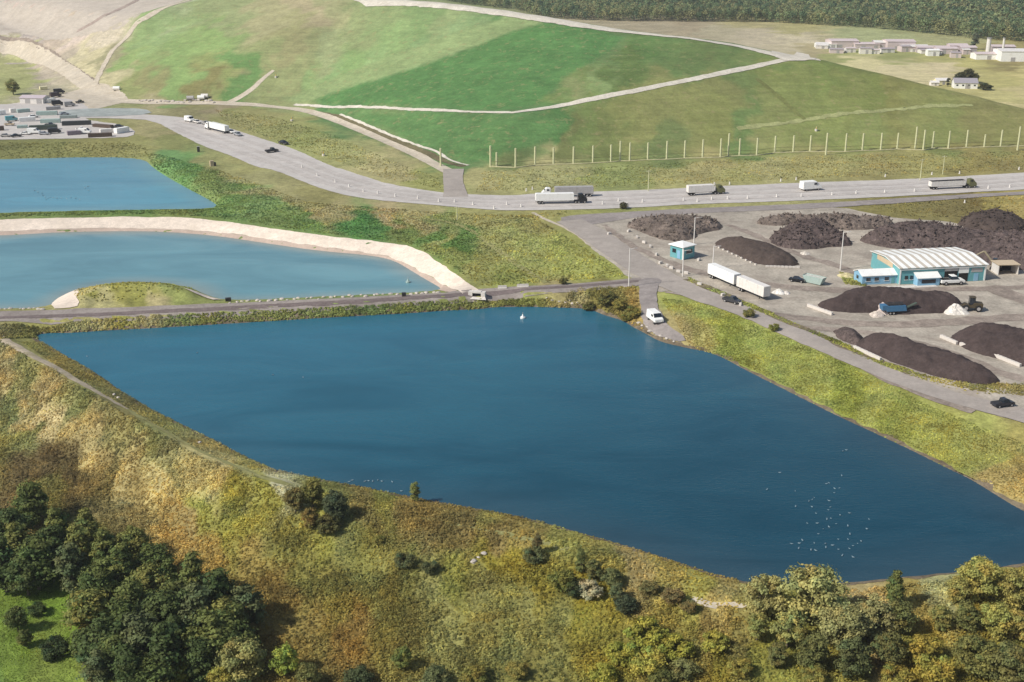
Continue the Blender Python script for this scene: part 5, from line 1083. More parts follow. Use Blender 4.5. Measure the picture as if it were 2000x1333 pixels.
# open shed at the right border
oshed = thing('open_shed', 'small open fronted shed with a dark mouth right of the workshop', 'shed', hit(1968, 538) + Vector((0, 2.5, .12)), R(4))
b = MB(); b.box((0, 2.4, 1.5), (6.4, .2, 3.0)); b.box((-3.1, 0, 1.5), (.2, 4.6, 3.0)); b.box((3.1, 0, 1.5), (.2, 4.6, 3.0)); b.build('wall', OFFW, oshed)
b = MB(); b.box((0, .1, 3.15), (7.0, 5.4, .2)); b.build('roof', BUFF, oshed); b = MB(); b.box((0, 2.2, 1.2), (5.9, .1, 2.2)); b.build('mouth_shade', DARKIN, oshed)  # dark sheet inside the mouth stands in for the shade there
ex = thing('excavator', 'grey brown excavator with a raised boom beside the striped roof', 'excavator', hit(1946, 527) + Vector((0, 0, .1)), R(150))
b = MB(); b.box((0, 0, 1.8), (3.2, 2.4, 1.4)); b.build('body', paint('excavator paint', (150, 138, 112), .6), ex, bevel=.06)
b = MB(); [b.box((0, s*1.15, .45), (4.0, .6, .9), (.85, 1)) for s in (-1, 1)]; b.build('crawler_tracks', DARKM, ex)
b = MB(); b.box((.6, .6, 2.9), (1.4, 1.1, 1.4), (.85, .9)); b.build('cab', GLASS, ex)
b = MB(); b.tube((1.4, -.3, 2.0), (4.2, -.3, 5.2), .32); b.tube((4.2, -.3, 5.2), (7.0, -.3, 3.2), .25); b.build('boom', paint('excavator paint', (150,138,112)), ex); b = MB(); b.box((7.1, -.3, 2.6), (1.0, 1.1, 1.0), (.7, 1)); b.build('bucket', DARKM, ex)
# ------------------------------------------------------------------ compost and brush piles
def pile(name, pxs, hmax, slope, label, m, rough=.1, chunks=0, group=None, lumps=None):
    out = resample(smooth(hits(pxs), True, 1), .9); oa = np.array(out); oa += np.stack([fbm(oa[:, 0], oa[:, 1], 3, 141), fbm(oa[:, 0], oa[:, 1], 3, 143)], 1) * .7 + np.stack([fbm(oa[:, 0], oa[:, 1], 9, 145), fbm(oa[:, 0], oa[:, 1], 9, 147)], 1) * 1.1
    x0, y0 = oa.min(0); x1, y1 = oa.max(0); st = .55
    gx, gy = np.meshgrid(np.arange(x0, x1, st), np.arange(y0, y1, st)); gx = gx.ravel() + rng.uniform(-.2, .2, gx.size); gy = gy.ravel() + rng.uniform(-.2, .2, gy.size)
    ok = in_poly(gx, gy, oa); gx, gy = gx[ok], gy[ok]; ok = poly_dist(gx, gy, oa) > .25; gx, gy = gx[ok], gy[ok]; n = len(oa)
    r = delaunay_2d_cdt([Vector(p) for p in oa] + [Vector((a, b)) for a, b in zip(gx, gy)], [(i, (i + 1) % n) for i in range(n)], [], 1, 1e-4)
    V = np.array([(v.x, v.y) for v in r[0]]); d = poly_dist(V[:, 0], V[:, 1], oa)
    hmax = hmax * 1.3; rough = max(rough, .42); slope *= 1.25
    if lumps:
        lw = np.array([(*tuple(hit(a, b))[:2], k) for a, b, k in lumps]); q = 1 / ((V[:, None, 0] - lw[:, 0]) ** 2 + (V[:, None, 1] - lw[:, 1]) ** 2 + 9); hmax = hmax * (q @ lw[:, 2]) / q.sum(1)
    z = hmax * (1 - np.exp(-slope * d * 1.35 / hmax)) * (1 + .3 * fbm(V[:, 0], V[:, 1], 9, 33 + len(V) % 7)) + rough * np.minimum(d, 1) * (fbm(V[:, 0], V[:, 1], 1.6, 35) + .6 * fbm(V[:, 0], V[:, 1], .8, 36))
    z = gz_at(V[:, 0], V[:, 1]) + np.maximum(z, 0) + np.where(d < .02, -.05, .1)
    c = V.mean(0); zc = float(gz_at(*c)); VV = np.column_stack([V - c, z - zc]); F = np.array([tuple(f) for f in r[2]])
    if chunks:                                # branches, stumps and roots sticking out of the brush
        cv, cf = [], []; inn = np.where(d > .4)[0]
        for q in rng.choice(inn, chunks):
            p = Vector(VV[q]); dd = Vector(rng.normal(size=3)); dd.z = abs(dd.z) * .6; dd.normalize(); L_ = rng.uniform(.4, 1.5); wd = rng.uniform(.1, .32)
            a = dd.orthogonal().normalized() * wd; b_ = dd.cross(a).normalized() * wd; k = len(VV) + len(cv)
            for e in (-dd * L_ * .3, dd * L_): cv += [tuple(p + e + a), tuple(p + e + b_), tuple(p + e - a - b_)]
            cf += [(k, k+1, k+4), (k, k+4, k+3), (k+1, k+2, k+5), (k+1, k+5, k+4), (k+2, k, k+3), (k+2, k+3, k+5), (k+3, k+4, k+5)]
        VV = np.vstack([VV, cv]); F = np.vstack([F, cf])
    o = np_mesh(name, VV, F, m, smooth_=False); o.location = (c[0], c[1], zc)
    return tag(o, label, 'pile', group)
M_COMP = ground_mat('dark compost', (74, 63, 60), .35, .1, .5, 2.2, tint=(70, 58, 55), bumpd=.25, streak=((.2, .9, 1), R(70), .12))
M_COMP2 = ground_mat('brown compost', (80, 69, 63), .35, .1, .5, 2.2, tint=(76, 66, 58), bumpd=.18)
M_BRUSH = ground_mat('grey brush', (112, 100, 91), .6, .12, .7, 2.4, tint=(98, 86, 80), patch=(168, 154, 138), bumpd=.35)
M_BRUSHD = ground_mat('dark brush', (90, 78, 74), .6, .12, .7, 2.4, tint=(84, 72, 70), patch=(148, 132, 120), bumpd=.35)
G = 'compost and brush piles of the yard'
pile('compost_pile', [(1586,599),(1640,612),(1720,616),(1850,614),(1892,606),(1872,591),(1800,580),(1680,580),(1620,587)], 4.2, .8, 'long smooth compost row in front of the workshop', M_COMP, .08, group=G, lumps=[(1620,600,.7),(1690,598,1.1),(1740,598,.95),(1800,598,1.15),(1870,600,.8)])
pile('compost_pile', [(1664,676),(1720,700),(1800,728),(1880,750),(1940,753),(1957,742),(1920,724),(1860,700),(1800,684),(1740,671),(1690,667)], 3.6, .8, 'long dark compost row beside the lane, nearest the grass bank', M_COMP, .1, group=G, lumps=[(1700,680,1.0),(1735,690,1.4),(1790,708,.85),(1860,725,1.05),(1930,745,.6)])
pile('compost_pile', [(1622,650),(1655,672),(1690,676),(1690,662),(1668,650),(1640,644)], 2.0, .7, 'small grey brown pile touching the left end of the nearest compost row', M_BRUSHD, .15, group=G)
pile('compost_pile', [(1843,660),(1900,690),(1990,714),(2060,728),(2110,702),(2030,670),(1960,654),(1890,648)], 4.4, .85, 'dark compost pile behind the white block wall at the right border', M_COMP, .1, group=G, lumps=[(1870,662,.8),(1915,672,1.35),(1960,685,.8),(2020,695,1.2)])
pile('compost_pile', [(1388,477),(1440,501),(1490,521),(1562,522),(1556,508),(1515,489),(1465,476),(1420,472)], 3.4, .75, 'smooth brown compost pile pointing at the two trailers', M_COMP2, .1, group=G, lumps=[(1410,480,.7),(1460,490,1.2),(1510,505,1.0),(1555,518,.4)])
pile('brush_pile', [(1216,440),(1255,457),(1300,472),(1350,472),(1368,458),(1420,448),(1402,434),(1340,428),(1260,430)], 2.6, .6, 'low grey brush and rubble pile behind the teal hut', M_BRUSH, .7, 260, G)
pile('brush_pile', [(1497,471),(1530,487),(1580,490),(1640,482),(1668,481),(1645,460),(1604,444),(1545,448),(1508,458)], 4.6, .8, 'rounded dark brush pile in the middle of the yard', M_BRUSHD, .7, 300, G)
pile('brush_pile', [(1478,441),(1560,442),(1640,450),(1700,450),(1752,442),(1742,432),(1640,428),(1540,428),(1480,432)], 2.4, .7, 'long low brush bank along the old road', M_BRUSH, .7, 300, G)
pile('brush_pile', [(1668,466),(1700,481),(1750,488),(1850,494),(1925,516),(1960,525),(2070,538),(2090,488),(2000,472),(1900,462),(1830,450),(1760,448)], 4.2, .75, 'long dark brush pile behind the workshop roof', M_BRUSHD, .8, 600, G)
pile('brush_pile', [(1862,436),(1900,452),(1960,464),(2010,452),(2004,436),(1955,424),(1905,424)], 3.6, .75, 'dark brush pile at the grass edge, highest of the piles on the right', M_COMP2, .5, 160, G)
pile('brush_pile', [(1972,472),(2030,486),(2090,470),(2070,456),(2005,454)], 4.0, .8, 'grey rubble pile cut by the right border', M_BRUSH, .6, 120, G)
# concrete blocks edging the piles and the lane
cb0 = MB(); cb0.box((0, 0, .42), (1.5, .75, .84)); cb0.box((0, 0, .9), (.4, .3, .12)); BLK = cb0.build('concrete_block', CONC, bevel=.04); blk_me = BLK.data; bpy.data.objects.remove(BLK)
def block(p, yaw, label, group, s=1.0, m=None):
    o = link(bpy.data.objects.new('concrete_block', blk_me)); o.location = p; o.rotation_euler = (0, 0, yaw); o.scale = (s, s, s); return tag(o, label, 'concrete block', group)
def block_row(a, b, n, label, group, s=1.0):
    p, q = hit(*a), hit(*b); y = math.atan2(q.y - p.y, q.x - p.x)
    for i in range(n): block(p.lerp(q, (i + .5) / n) + Vector((0, 0, .12)), y + random.uniform(-.06, .06), label, group, s)
block_row((1838, 661), (1868, 674), 5, 'white concrete block in the short row at the far right compost pile', 'blocks at the left of the far right pile')
block_row((1876, 676), (1912, 686), 5, 'greyish concrete block in the middle of the pile wall at the right border', 'blocks in the middle of the pile wall')
block_row((1922, 690), (1992, 718), 9, 'white concrete block in the long row along the right part of the pile wall', 'blocks at the right of the pile wall')
block_row((1578, 600), (1625, 617), 7, 'pale concrete block curving round the left tip of the long compost row', 'blocks round the left tip of the long compost row')
block_row((1495, 523), (1562, 525), 9, 'pale concrete block along the near edge of the brown compost pile', 'blocks by the brown compost pile', .7)
block_row((1400, 484), (1480, 521), 9, 'pale concrete block along the left edge of the brown compost pile', 'blocks left of the brown compost pile', .55)
block_row((1668, 682), (1720, 706), 7, 'concrete block between the nearest compost row and the lane', 'blocks by the nearest compost row')
for k, (x, y) in enumerate(((1190,459),(1228,454),(1244,466),(1258,476),(1270,484),(1290,516),(1303,522),(1311,526),(1325,533),(1340,536),(1366,558),(1412,579),(1430,588),(1446,598),(1282,500),(1365,510))):
    block(hit(x, y) + Vector((0, 0, .14)), random.uniform(0, 3), 'single pale concrete block lining the left edge of the yard near the hut', 'blocks lining the yard entrance', .9)
# light and utility poles
def pole(px, py, H, label, arm=True, name='light_pole', m=None, group=None):
    root = thing(name, label, 'pole', hit(px, py), R(random.uniform(-20, 20)), group); b = MB(); b.tube((0, 0, -.3), (0, 0, H), .2, .13, 8); b.build('post', m or OFFW, root)
    if arm:
        b = MB(); b.tube((0, 0, H-.3), (1.5, 0, H), .07, n=6); a_ = b.build('arm', m or OFFW, root); b = MB(); b.box((1.8, 0, H), (.8, .32, .16)); b.build('lamp_head', GREYM, a_)
    else:
        b = MB(); b.box((0, 0, H-.5), (2.0, .14, .16)); a_ = b.build('crossarm', m or OFFW, root); b = MB(); [b.tube((x, 0, H-.42), (x, 0, H-.2), .06, n=6) for x in (-.85, -.3, .3, .85)]; b.build('insulator_row', GREYM, a_)
    return root
pole(1228, 562, 12, 'white light pole where the causeway meets the yard lane')
pole(1355, 479, 9.5, 'white light pole right behind the teal hut')
pole(1333, 541, 8.5, 'white light pole in front of the teal hut')
pole(1392, 526, 7.5, 'white light pole beside the first white trailer')
pole(1641, 529, 12.5, 'white light pole alone in the open yard left of the workshop')
pole(1266, 374, 8.5, 'utility pole on the far verge right of the twin trucks', False, 'utility_pole', WOODP)
pole(1797, 353, 9, 'utility pole at the tail of the dark topped truck', False, 'utility_pole', WOODP)
pole(1841, 341, 8, 'utility pole on the verge above the dark topped truck', False, 'utility_pole', WOODP)
pole(893, 430, 5, 'short post on the berm below the haul road', False, 'utility_pole', WOODP)
# ------------------------------------------------------------------ litter fence along the foot of the hill
FP = [(861,290,325),(958,285,326),(970,298,326),(1007,290,328),(1045,287,324),(1081,289,322),(1120,287,321),(1158,285,319),(1193,283,317),(1211,276,315),(1230,279,315),(1265,279,313),(1302,276,312),(1337,275,310),(1372,273,309),(1407,271,308),(1422,261,306),(1444,271,305),(1478,270,304),(1513,266,299),(1549,265,298),(1582,265,297),(1613,260,303),(1651,261,297),(1684,261,295),(1720,260,294),(1752,260,292),(1787,248,292),(1803,254,294),(1821,257,290),(1852,256,291),(1887,254,289),(1922,263,288),(1954,254,287),(1987,247,294),(2022,252,285),(2057,250,284)]
fb = hit(1480, 304); fence = thing('litter_fence', 'long row of tall pale posts with wire netting along the foot of the hill', 'fence', fb)
prev = None; rails = MB(); net = MB(); kerb = MB()
for x, ty, by in FP:
    p = hit(x, by); d0 = math.hypot(p.x, p.y); dt = ray(x, ty); tt = math.hypot(p.x, p.y) / math.hypot(dt.x, dt.y); H = CAMZ + dt.z * tt - p.z
    H = max(5, min(11, H)); q = p - fb
    b = MB(); b.tube(q + Vector((0, 0, -.3)), q + Vector((0, 0, H)), .46, .4, 8); b.build('post', WOODP, fence)
    if prev is not None and x > 1000 and x not in (1613, 1787, 1987):
        a_ = prev
        for zz in (.9, 2.4): rails.tube(a_ + Vector((0, 0, zz)), q + Vector((0, 0, zz)), .07, n=5)
        kerb.tube(a_ + Vector((0, -.5, .12)), q + Vector((0, -.5, .12)), .32, n=6)
    if x not in (1613, 1787, 1987, 970): prev = q
fence_done = 1
rails.build('rail_wires', paint('dark wire', (104, 96, 66), .7), fence); kerb.build('base_kerb', paint('pale kerb', (190, 182, 142), .9, var=.2, scale=.6), fence)
# ------------------------------------------------------------------ traffic
semi((1046, 399), (1146, 397), 'white trailer truck with a black cab, nearest of the twin trucks on the haul road', WHITE, BLACK, 'box')
semi((1058, 386), (1158, 384), 'grey roofed trailer truck with a white cab, behind the white trailer truck', GREYM, WHITE, 'box', flip=True)
semi((1342, 383), (1414, 379), 'short pale trailer truck with an olive cab in the middle of the haul road', OFFW, OLIVEP, 'box')
semi((1815, 371), (1904, 367), 'pale trailer truck with a dark open load and an olive cab at the right', OFFW, OLIVEP, 'open')
car((1561, 374), (1604, 371), 'white delivery van alone on the haul road below the litter fence', WHITE, 'van', 'delivery_van', L=8.4)
car((519, 300), (543, 297), 'black pickup driving alone on the left bend of the haul road', BLACK, 'pickup', 'pickup_truck', L=6)
G = 'vehicles queueing on the left bend of the haul road'
for a_, b_, lb, m, k in (((364,237),(377,240),'white van heading the queue on the left bend', WHITE,'van'),((379,240),(391,243),'white car second in the queue on the left bend', OFFW,'sedan'),((397,243),(408,246),'grey pickup ahead of the white lorry in the queue',GREYM,'pickup'),((446,259),(458,263),'white car behind the white lorry in the queue', WHITE,'sedan'),((458,264),(472,268),'grey car at the tail of the queue', SILVER,'sedan'),((546,281),(562,284),'dark car parked on the verge of the left bend with a white post', BLACK,'sedan')):
    car(a_, b_, lb, m, k, 'van' if k == 'van' else 'pickup_truck' if k == 'pickup' else 'car', group=G, L=5.5 if k != 'van' else 6.5)
semi((404, 252), (444, 262), 'white lorry with a dark windscreen in the queue on the left bend', WHITE, WHITE, 'box', flip=True, group=G)
# white marker drums along the haul road
mk = MB(); mk.tube((0, 0, 0), (0, 0, .12), .34, n=10); mk.tube((0, 0, .12), (0, 0, .95), .26, .22, n=10); mk.tube((0, 0, .95), (0, 0, 1.03), .12, n=8)
MK = mk.build('marker_post', OFFW); mk_me = MK.data; bpy.data.objects.remove(MK)
def marker(x, y, lb, g, z=.14):
    o = link(bpy.data.objects.new('marker_post', mk_me)); o.location = hit(x, y) + Vector((0, 0, z)); o.scale = (1.15,) * 3; tag(o, lb, 'marker post', g)
for x, y in ((590,328),(620,344),(655,357),(682,366),(710,375),(738,379),(772,385),(816,389),(857,395),(888,396),(924,401),(965,409),(990,401),(1018,405),(1177,400),(1208,394),(1225,402),(1255,396)): marker(x, y, 'white marker post on the haul road bend, left of the yard entrance', 'marker posts left of the yard entrance')
for x, y in ((1335,393),(1362,395),(1390,391),(1421,390),(1460,389),(1517,386),(1565,385),(1625,382),(1672,379),(1728,377),(1786,375),(1930,369),(1972,367)): marker(x, y, 'white marker post on the near edge of the straight haul road above the yard', 'marker posts above the yard')
for x, y in ((1028,374),(1040,371),(1395,362),(1425,361),(1525,355),(1555,352),(1729,346),(1820,342),(1874,340),(1990,332),(1884,397)): marker(x, y, 'white marker post on the grass verge beyond the haul road', 'marker posts on the far verge', .05)
# gas wells
def well(x, y, lb):
    r_ = thing('gas_well', lb, 'gas well', hit(x, y), R(random.uniform(0, 360))); b = MB(); b.tube((0, 0, -.2), (0, 0, .9), .7, n=12); b.build('casing', CONC, r_); b = MB(); b.tube((0, 0, .9), (0, 0, 2.0), .22, n=8); b.tube((0, 0, 1.7), (1.0, 0, 1.7), .14, n=8); b.build('wellhead', YELLOWP, r_); b = MB(); b.tube((.5, 0, 1.6), (.5, 0, 2.0), .25, n=8); b.build('valve', GREYM, r_)
well(539, 152, 'pale gas well on the lower left flank of the hill'); well(570, 237, 'pale gas well on the verge below the perimeter track'); well(632, 305, 'pale gas well on the verge above the haul road bend'); well(1594, 256, 'pale gas well on the hill slope above the litter fence')
# boulders along the causeway, pumps, culvert
def rock_me(seed):
    g = random.Random(seed); bm = bmesh.new(); bmesh.ops.create_icosphere(bm, subdivisions=2, radius=.6)
    for v in bm.verts: v.co *= g.uniform(.82, 1.1); v.co.z *= .65; v.co.x *= 1.25
    me = bpy.data.meshes.new('boulder'); bm.to_mesh(me); bm.free(); me.materials.append(ROCK); return me
RK = [rock_me(s) for s in range(4)]
def rock(x, y, s, lb, g):
    o = link(bpy.data.objects.new('boulder', random.choice(RK))); o.location = hit(x, y) + Vector((0, 0, .12)); o.rotation_euler = (0, 0, random.uniform(0, 6)); o.scale = (s,) * 3; tag(o, lb, 'boulder', g)
for x in range(452, 868, 12): rock(x + random.uniform(-4, 4), 592 - (x - 452) * .049 + random.uniform(-2.5, 1.5), random.uniform(.55, 1.25), 'pale boulder edging the causeway beside the middle pond, right of the islet', 'boulders right of the islet')
for x in range(3, 92, 9): rock(x + random.uniform(-3, 3), 603.5 + random.uniform(-1.5, 2), random.uniform(.5, 1.0), 'grey boulder edging the causeway beside the middle pond, left of the islet', 'boulders left of the islet')
for x, y in ((1264,640),(1254,637),(1248,632),(1270,648),(1278,652),(1290,657),(1302,662),(1316,668)): rock(x, y, random.uniform(.6, 1.2), 'buff boulder on the shore below the parked white van', 'boulders below the white van')
for x, y in ((1068,583),(1078,588),(1092,590),(1105,592),(1118,594),(1128,592),(1112,588)): rock(x, y, random.uniform(.5, 1.0), 'pinkish boulder on the bare shore patch at the far corner of the blue pond', 'boulders on the bare shore patch')
for x, y in ((223,772),(231,778),(390,866),(935,1090),(945,1083),(925,1098)): rock(x, y, random.uniform(.5, 1.0), 'single pale boulder lying in the grass of the near meadow or shore path', 'boulders in the near meadow')
for k, x in enumerate(range(272, 420, 7)): rock(x + random.uniform(-3, 3), 199 + random.uniform(-3, 3), random.uniform(1.2, 2.2), 'pale rubble block along the dirt track behind the depot', 'rubble blocks behind the depot')
cv = thing('culvert_headwall', 'concrete culvert headwall with a dark opening at the foot of the sand bank', 'culvert', hit(932, 578) + Vector((0, 0, -.2)), R(-12))
b = MB(); b.box((-1.9, 0, .7), (1.2, 1.6, 1.6)); b.box((1.9, 0, .7), (1.2, 1.6, 1.6)); b.box((0, 0, 1.4), (2.6, 1.6, .5)); b.build('headwall', CONC, cv); b = MB(); b.box((0, .2, .6), (2.6, 1.0, 1.1)); b.build('opening', DARKIN, cv); b = MB(); b.add([(-2.6,-.8,.1),(2.6,-.8,.1),(3.2,-2.4,-.2),(-3.2,-2.4,-.2),(-2.6,-.8,-.2),(2.6,-.8,-.2)],[(0,1,2,3)]); b.build('apron', CONC, cv)
for x, y, L_, lb in ((1021,561,3.4,'long pale concrete barrier beside the causeway, right one'),(981,564,2.6,'short pale concrete barrier beside the causeway, left one')):
    o = MB(); o.prism([(-.3,0),(-.14,.35),(-.1,.85),(.1,.85),(.14,.35),(.3,0)], L_); o = o.build('concrete_barrier', CONC); o.location = hit(x, y) + Vector((0, 0, .1)); o.rotation_euler = (0, 0, R(95)); tag(o, lb, 'barrier')
pm = thing('pump_frame', 'dark pump frame standing in the water edge at the islet', 'pump', hit(446, 589) + Vector((0, 0, .1)), .3); b = MB(); b.box((0, 0, .5), (1.6, 1.0, .9)); b.build('housing', DARKM, pm); b = MB(); b.tube((0, .4, .6), (0, 2.6, -1.0), .14); b.build('suction_pipe', DARKM, pm)
pm = thing('pump_frame', 'dark pump frame on the causeway below the floating buoy', 'pump', hit(789, 580) + Vector((0, 0, .1)), .1); b = MB(); b.box((0, 0, .6), (1.2, .8, 1.1)); b.build('housing', DARKM, pm); b = MB(); b.tube((0, .3, .7), (0, 2.6, -.8), .14); b.build('suction_pipe', DARKM, pm)
cbx = thing('control_cabinet', 'dark control cabinet beside the left bend of the haul road', 'cabinet', hit(388, 297), .2); b = MB(); b.box((0, 0, 1.2), (1.2, .8, 2.4)); b.build('housing', DARKM, cbx); b = MB(); b.box((0, 0, 2.45), (1.4, 1.0, .1)); b.build('lid', GREYM, cbx)
cbx = thing('control_cabinet', 'buff control cabinet with a dark side on the berm below the left bend', 'cabinet', hit(414, 325), .5); b = MB(); b.box((0, 0, 1.2), (1.6, 1.2, 2.4)); b.build('housing', BUFF, cbx); b = MB(); b.box((1.3, 0, .8), (.9, 1.0, 1.6)); b.build('transformer', DARKM, cbx)
def buoy(x, y, z, s, lb, m):
    p = at(x, y, z); r_ = thing('buoy', lb, 'buoy', p); r_.scale = (s,) * 3
    b = MB(); b.tube((0, 0, -.2), (0, 0, .35), .6, n=12); b.tube((0, 0, .35), (0, 0, 1.0), .3, .1, n=10); b.build('float', m, r_); b = MB(); b.tube((0, 0, 1.0), (0, 0, 1.5), .06, n=6); b.build('mast', GREYM, r_)
buoy(1021, 622, ZW, 1.2, 'white buoy floating off the far shore of the blue pond', WHITE); buoy(797, 552, ZW, 1.2, 'pale turquoise buoy floating in the right corner of the middle pond', TEALC)
# gulls
def gull_me():
    m = MB(); n = 8; prof = [(-.34,.03,.10),(-.26,.07,.10),(-.12,.12,.09),(.04,.14,.09),(.16,.10,.12),(.21,.06,.19),(.26,.065,.24),(.31,.045,.24),(.36,.012,.225)]
    for x, r_, z in prof: m.v += [(x, r_ * math.cos(2*math.pi*i/n), z + r_ * .8 * math.sin(2*math.pi*i/n)) for i in range(n)]
    for k in range(len(prof) - 1): m.f += [(k*n+i, k*n+(i+1) % n, (k+1)*n+(i+1) % n, (k+1)*n+i) for i in range(n)]
    m.f += [tuple(range(n)), tuple(range((len(prof)-1)*n, len(prof)*n))]
    for s in (-1, 1): m.add([(.1,s*.10,.16),(-.1,s*.15,.15),(-.42,s*.05,.14),(-.1,s*.07,.2)],[(0,1,2,3)])
    o = m.build('gull', paint('gull plumage', (140, 158, 166), .8, var=.1, scale=6), smooth_=True); me = o.data; bpy.data.objects.remove(o); return me
GU = gull_me()
def gull(x, y, z, lb, g, s=1.0):
    o = link(bpy.data.objects.new('gull', GU)); o.location = at(x, y, z); o.rotation_euler = (0, 0, random.uniform(0, 6.28)); o.scale = (s,) * 3; tag(o, lb, 'gull', g)
g_ = random.Random(4); FL = [(1646,882),(1653,880),(1644,930),(1614,946),(1630,955),(1619,979),(1580,980),(1554,990),(1586,991),(1641,1007),(1659,1003),(1615,1015),(1596,1023),(1619,1030),(1693,1034),(1656,1028),(1660,1044),(1682,1058),(1567,1056),(1561,1062),(1546,1063),(1560,1072),(1584,1075),(1593,1076),(1612,1063),(1626,1066),(1645,1086),(1666,1089),(1613,1070),(1523,924),(1498,957)]
for x, y in FL: gull(x, y, ZW, 'white gull floating in the loose flock on the right half of the blue pond', 'gulls on the right half of the blue pond', .85)
for _ in range(22): gull(g_.gauss(1620, 42), g_.uniform(930, 1085), ZW, 'white gull floating in the loose flock on the right half of the blue pond', 'gulls on the right half of the blue pond', .6)
for x, y in ((68,373),(74,376),(84,382),(88,386),(94,388),(98,386),(104,387),(112,388),(120,388),(130,389),(138,387),(148,388),(156,391),(166,368),(172,365),(173,373),(90,390),(82,378)): gull(x, y, ZC, 'white gull floating on the far left turquoise pond', 'gulls on the turquoise pond', 1.2)
for x, y in ((682,942),(688,939),(713,941),(720,940),(728,941),(738,939),(746,941),(766,942),(758,961),(784,960),(533,733),(592,738),(385,690),(170,697)): gull(x, y, ZW, 'white gull floating near the left and near shores of the blue pond', 'gulls near the shore of the blue pond', .85)
# ------------------------------------------------------------------ depot at the left border
shed(62, 203, 14, 9, 3.2, 1.0, -6, 'low depot shed with a pinkish grey roof beside the round tree', OFFW, PINKR, 'depot_shed', doors=2)
container((38, 239), (69, 237), 'white container in the upper row of the depot yard', WHITE, 2.8)
container((-8, 226), (10, 224), 'white container cut by the left border', WHITE, 3.0); container((20, 221), (30, 220), 'small white container beside the one at the left border', OFFW, 2.6)
container((58, 255), (112, 253), 'long dark green container in the middle of the depot yard', GREENC, 2.8); container((122, 246), (178, 244), 'long dark container in the upper right of the depot yard', paint('slate container paint', (58, 62, 62), .6), 2.6)
container((184, 248), (219, 251), 'brown flat container beside the long dark one', BROWNC, 1.8); container((173, 269), (219, 267), 'long brown container at the front edge of the depot yard', BROWNC, 2.2); container((132, 265), (158, 263), 'mauve grey container at the front edge of the depot yard', paint('mauve container paint', (136, 124, 130), .6), 2.4)
container((196, 261), (219, 259), 'white topped container behind the long brown one', OFFW, 2.4); container((226, 262), (250, 258), 'white container at the right corner of the depot yard', WHITE, 3.2)
container((72, 226), (112, 225), 'pale teal container stack front, at the top of the depot yard', TEALC, 2.6); container((80, 241), (118, 240), 'pale teal container between the white and the dark ones', TEALC, 2.4); container((34, 221), (58, 219), 'faded teal container under the pinkish shed', TEALC, 2.2); container((118, 232), (150, 231), 'grey teal low container beside the damp pad', paint('grey teal paint', (150, 160, 154), .6), 1.8); container((90, 216), (118, 214), 'grey container below the parked lorries', GREYM, 2.2)
container((34, 251), (54, 250), 'low grey teal container left of the dark green one', TEALC, 1.6); container((-10, 256), (8, 255), 'dark container cut by the left border', BROWNC, 2.6)
for a_, b_, lb, m in (((108,184),(124,183),'black lorry parked at the top of the depot',BLACK),((104,191),(114,190),'dark pickup below the black lorry',paint('maroon paint',(70,58,60),.5)),((106,207),(120,206),'black lorry at the end of the white trailer in the depot',BLACK)): car(a_, b_, lb, m, 'van', 'lorry', L=6.5, cat='lorry')
container((92, 202), (107, 200), 'white trailer box behind the second black lorry', WHITE, 3.0); container((78, 176), (92, 175), 'small pale yellow container at the grass edge above the depot', paint('cream paint', (232, 222, 180), .6), 2.2)
for x, y, lb, m in ((228,177,'white tank at the foot of the bare landfill',WHITE),(393,195,'white tank beside the dirt track behind the depot',WHITE),(400,192,'cream tank beside the white one behind the depot',OFFW),(372,196,'grey tank at the left of the two pale tanks',GREYM)):
    r_ = thing('storage_tank', lb, 'tank', hit(x, y), 0); b = MB(); b.tube((-2, 0, 1.3), (2, 0, 1.3), 1.2, n=12); b.build('shell', m, r_, smooth_=False); b = MB(); [b.box((q, 0, .2), (.3, 1.8, .5)) for q in (-1.3, 1.3)]; b.build('cradle', DARKM, r_)
G = 'small vehicles of the depot'
for a_, b_, lb, m, k in (((60,262),(74,262),'white van in front of the dark green container',WHITE,'van'),((80,264),(92,264),'silver car at the front edge of the depot yard',SILVER,'sedan'),((100,262),(114,261),'dark van under the tail of the dark green container',BLACK,'van'),((4,268),(18,268),'grey car at the front left of the depot yard',GREYM,'sedan'),((26,269),(38,268),'black car at the front left of the depot yard',BLACK,'sedan'),((16,238),(30,237),'teal van left of the white container in the depot',TEAL,'van'),((152,256),(165,255),'white pickup between the dark and the long brown container',WHITE,'pickup'),((12,246),(26,246),'cream pickup in the left of the depot yard',BUFF,'pickup'),((150,203),(162,201),'dark pickup on the dirt apron above the damp pad',BLACK,'pickup'),((130,209),(142,208),'grey van on the dirt apron above the damp pad',GREYM,'van'),((44,264),(56,264),'white car between the black car and the white van in the depot',WHITE,'sedan'),((160,262),(172,262),'white van behind the mauve grey container in the depot',WHITE,'van'),((60,231),(72,230),'white car on the upper aisle of the depot yard',WHITE,'sedan'),((120,226),(132,225),'silver car on the upper aisle of the depot yard',SILVER,'sedan'),((92,247),(104,247),'dark pickup between the teal and the dark green container',BLACK,'pickup'),((226,250),(238,250),'dark car behind the white corner container',BLACK,'sedan')):
    car(a_, b_, lb, m, k, 'van' if k == 'van' else 'pickup_truck' if k == 'pickup' else 'car', group=G, L=6.2 if k == 'van' else 5)
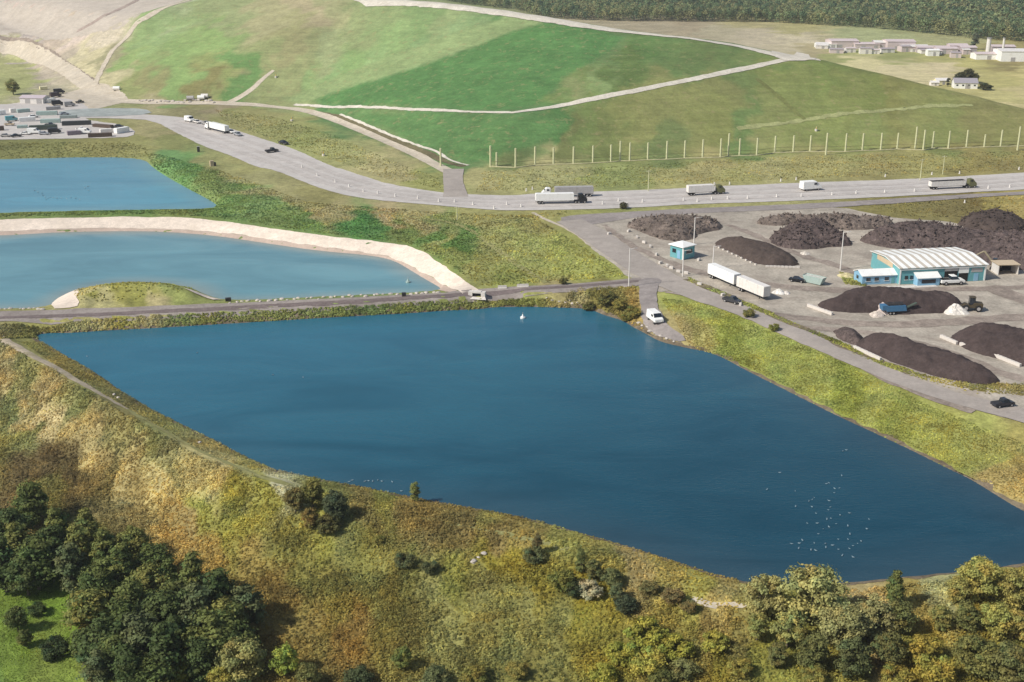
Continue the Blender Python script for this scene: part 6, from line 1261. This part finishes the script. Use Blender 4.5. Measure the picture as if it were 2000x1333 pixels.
# ------------------------------------------------------------------ farmhouse and factory in the distance
shed(1886, 174, 14, 9, 3.6, 2.4, -8, 'white farmhouse with a grey roof among dark trees', WHITE, paint('slate roof', (158, 152, 156), .7), 'farmhouse', 'house', doors=1, windows=4)
shed(1841, 166, 8, 6, 2.6, 1.2, 5, 'cream barn with a pale roof left of the farmhouse', paint('cream paint', (232,222,180)), OFFW, 'barn', 'barn'); shed(1826, 168, 5, 4, 2.0, .8, 0, 'smallest cream outbuilding at the far left of the farmhouse', OFFW, OFFW, 'barn', 'barn')
PW = paint('pinkish white cladding', (206, 190, 186), .6, var=.06, scale=.3); GP = paint('greyish pink cladding', (172, 160, 160), .6, var=.08, scale=.3)
FB = [(1614,95,16,12,4,'low white factory shed at the left end of the works',WHITE),(1650,95,22,20,7,'tall pinkish white factory shed second from the left',PW),(1694,97,20,14,5,'pinkish factory shed with a long low roof',PW),(1730,96,18,16,6,'greyish factory shed in the middle left of the works',GP),(1760,98,22,18,8,'largest square pinkish shed in the middle of the works',PW),(1790,102,20,12,5,'grey shed with a dark front in the middle of the works',GP),(1822,104,24,12,5,'long grey shed with a dark shadow line',GP),(1850,106,16,12,5,'pale shed right of the long grey one',PW),(1872,104,14,12,7,'tall pale shed left of the stacks',PW),(1892,106,12,10,6,'narrow grey shed directly left of the white stack',GP),(1945,117,30,12,5,'long white shed below the white stack',WHITE),(1990,121,26,22,9,'tall white hall cut by the right border',WHITE),(1960,102,18,12,5,'grey shed behind the thin stack',GP)]
for x, y, L_, W_, H_, lb, m in FB: shed(x, y, L_, W_, H_ * .8, 1.0, random.uniform(-8, 4), lb, m, OFFW if random.random() < .4 else PW, 'factory_shed', 'factory', 'sheds of the distant works', doors=2)
for k in range(12):
    x = 1612 + k * 25 + random.uniform(-8, 8); shed(x, 99 + (x - 1612) * .045 + random.uniform(-5, 5), random.uniform(5, 11), random.uniform(5, 9), random.uniform(2.4, 4.5), .6, random.uniform(-10, 10), 'small low shed or store of the distant works', random.choice([PW, GP, OFFW]), random.choice([PW, GP, OFFW]), 'factory_shed', 'factory', 'small stores of the distant works')
shed(1823, 110, 9, 6, 4.2, .8, 0, 'bright white box shed standing in front of the works', WHITE, WHITE, 'factory_shed', 'factory', 'sheds of the distant works')
for x, y, H_, r0, lb in ((1929,104,11,1.8,'wide white stack of the works'),(1958,104,11,.9,'thin pale stack of the works')):
    r_ = thing('factory_stack', lb, 'stack', hit(x, y), 0); b = MB(); b.tube((0, 0, 0), (0, 0, H_), r0, r0 * .9, 14); b.build('shaft', OFFW, r_); b = MB(); b.tube((0, 0, H_), (0, 0, H_ + .6), r0 * 1.1, n=14); b.build('rim', GREYM, r_)
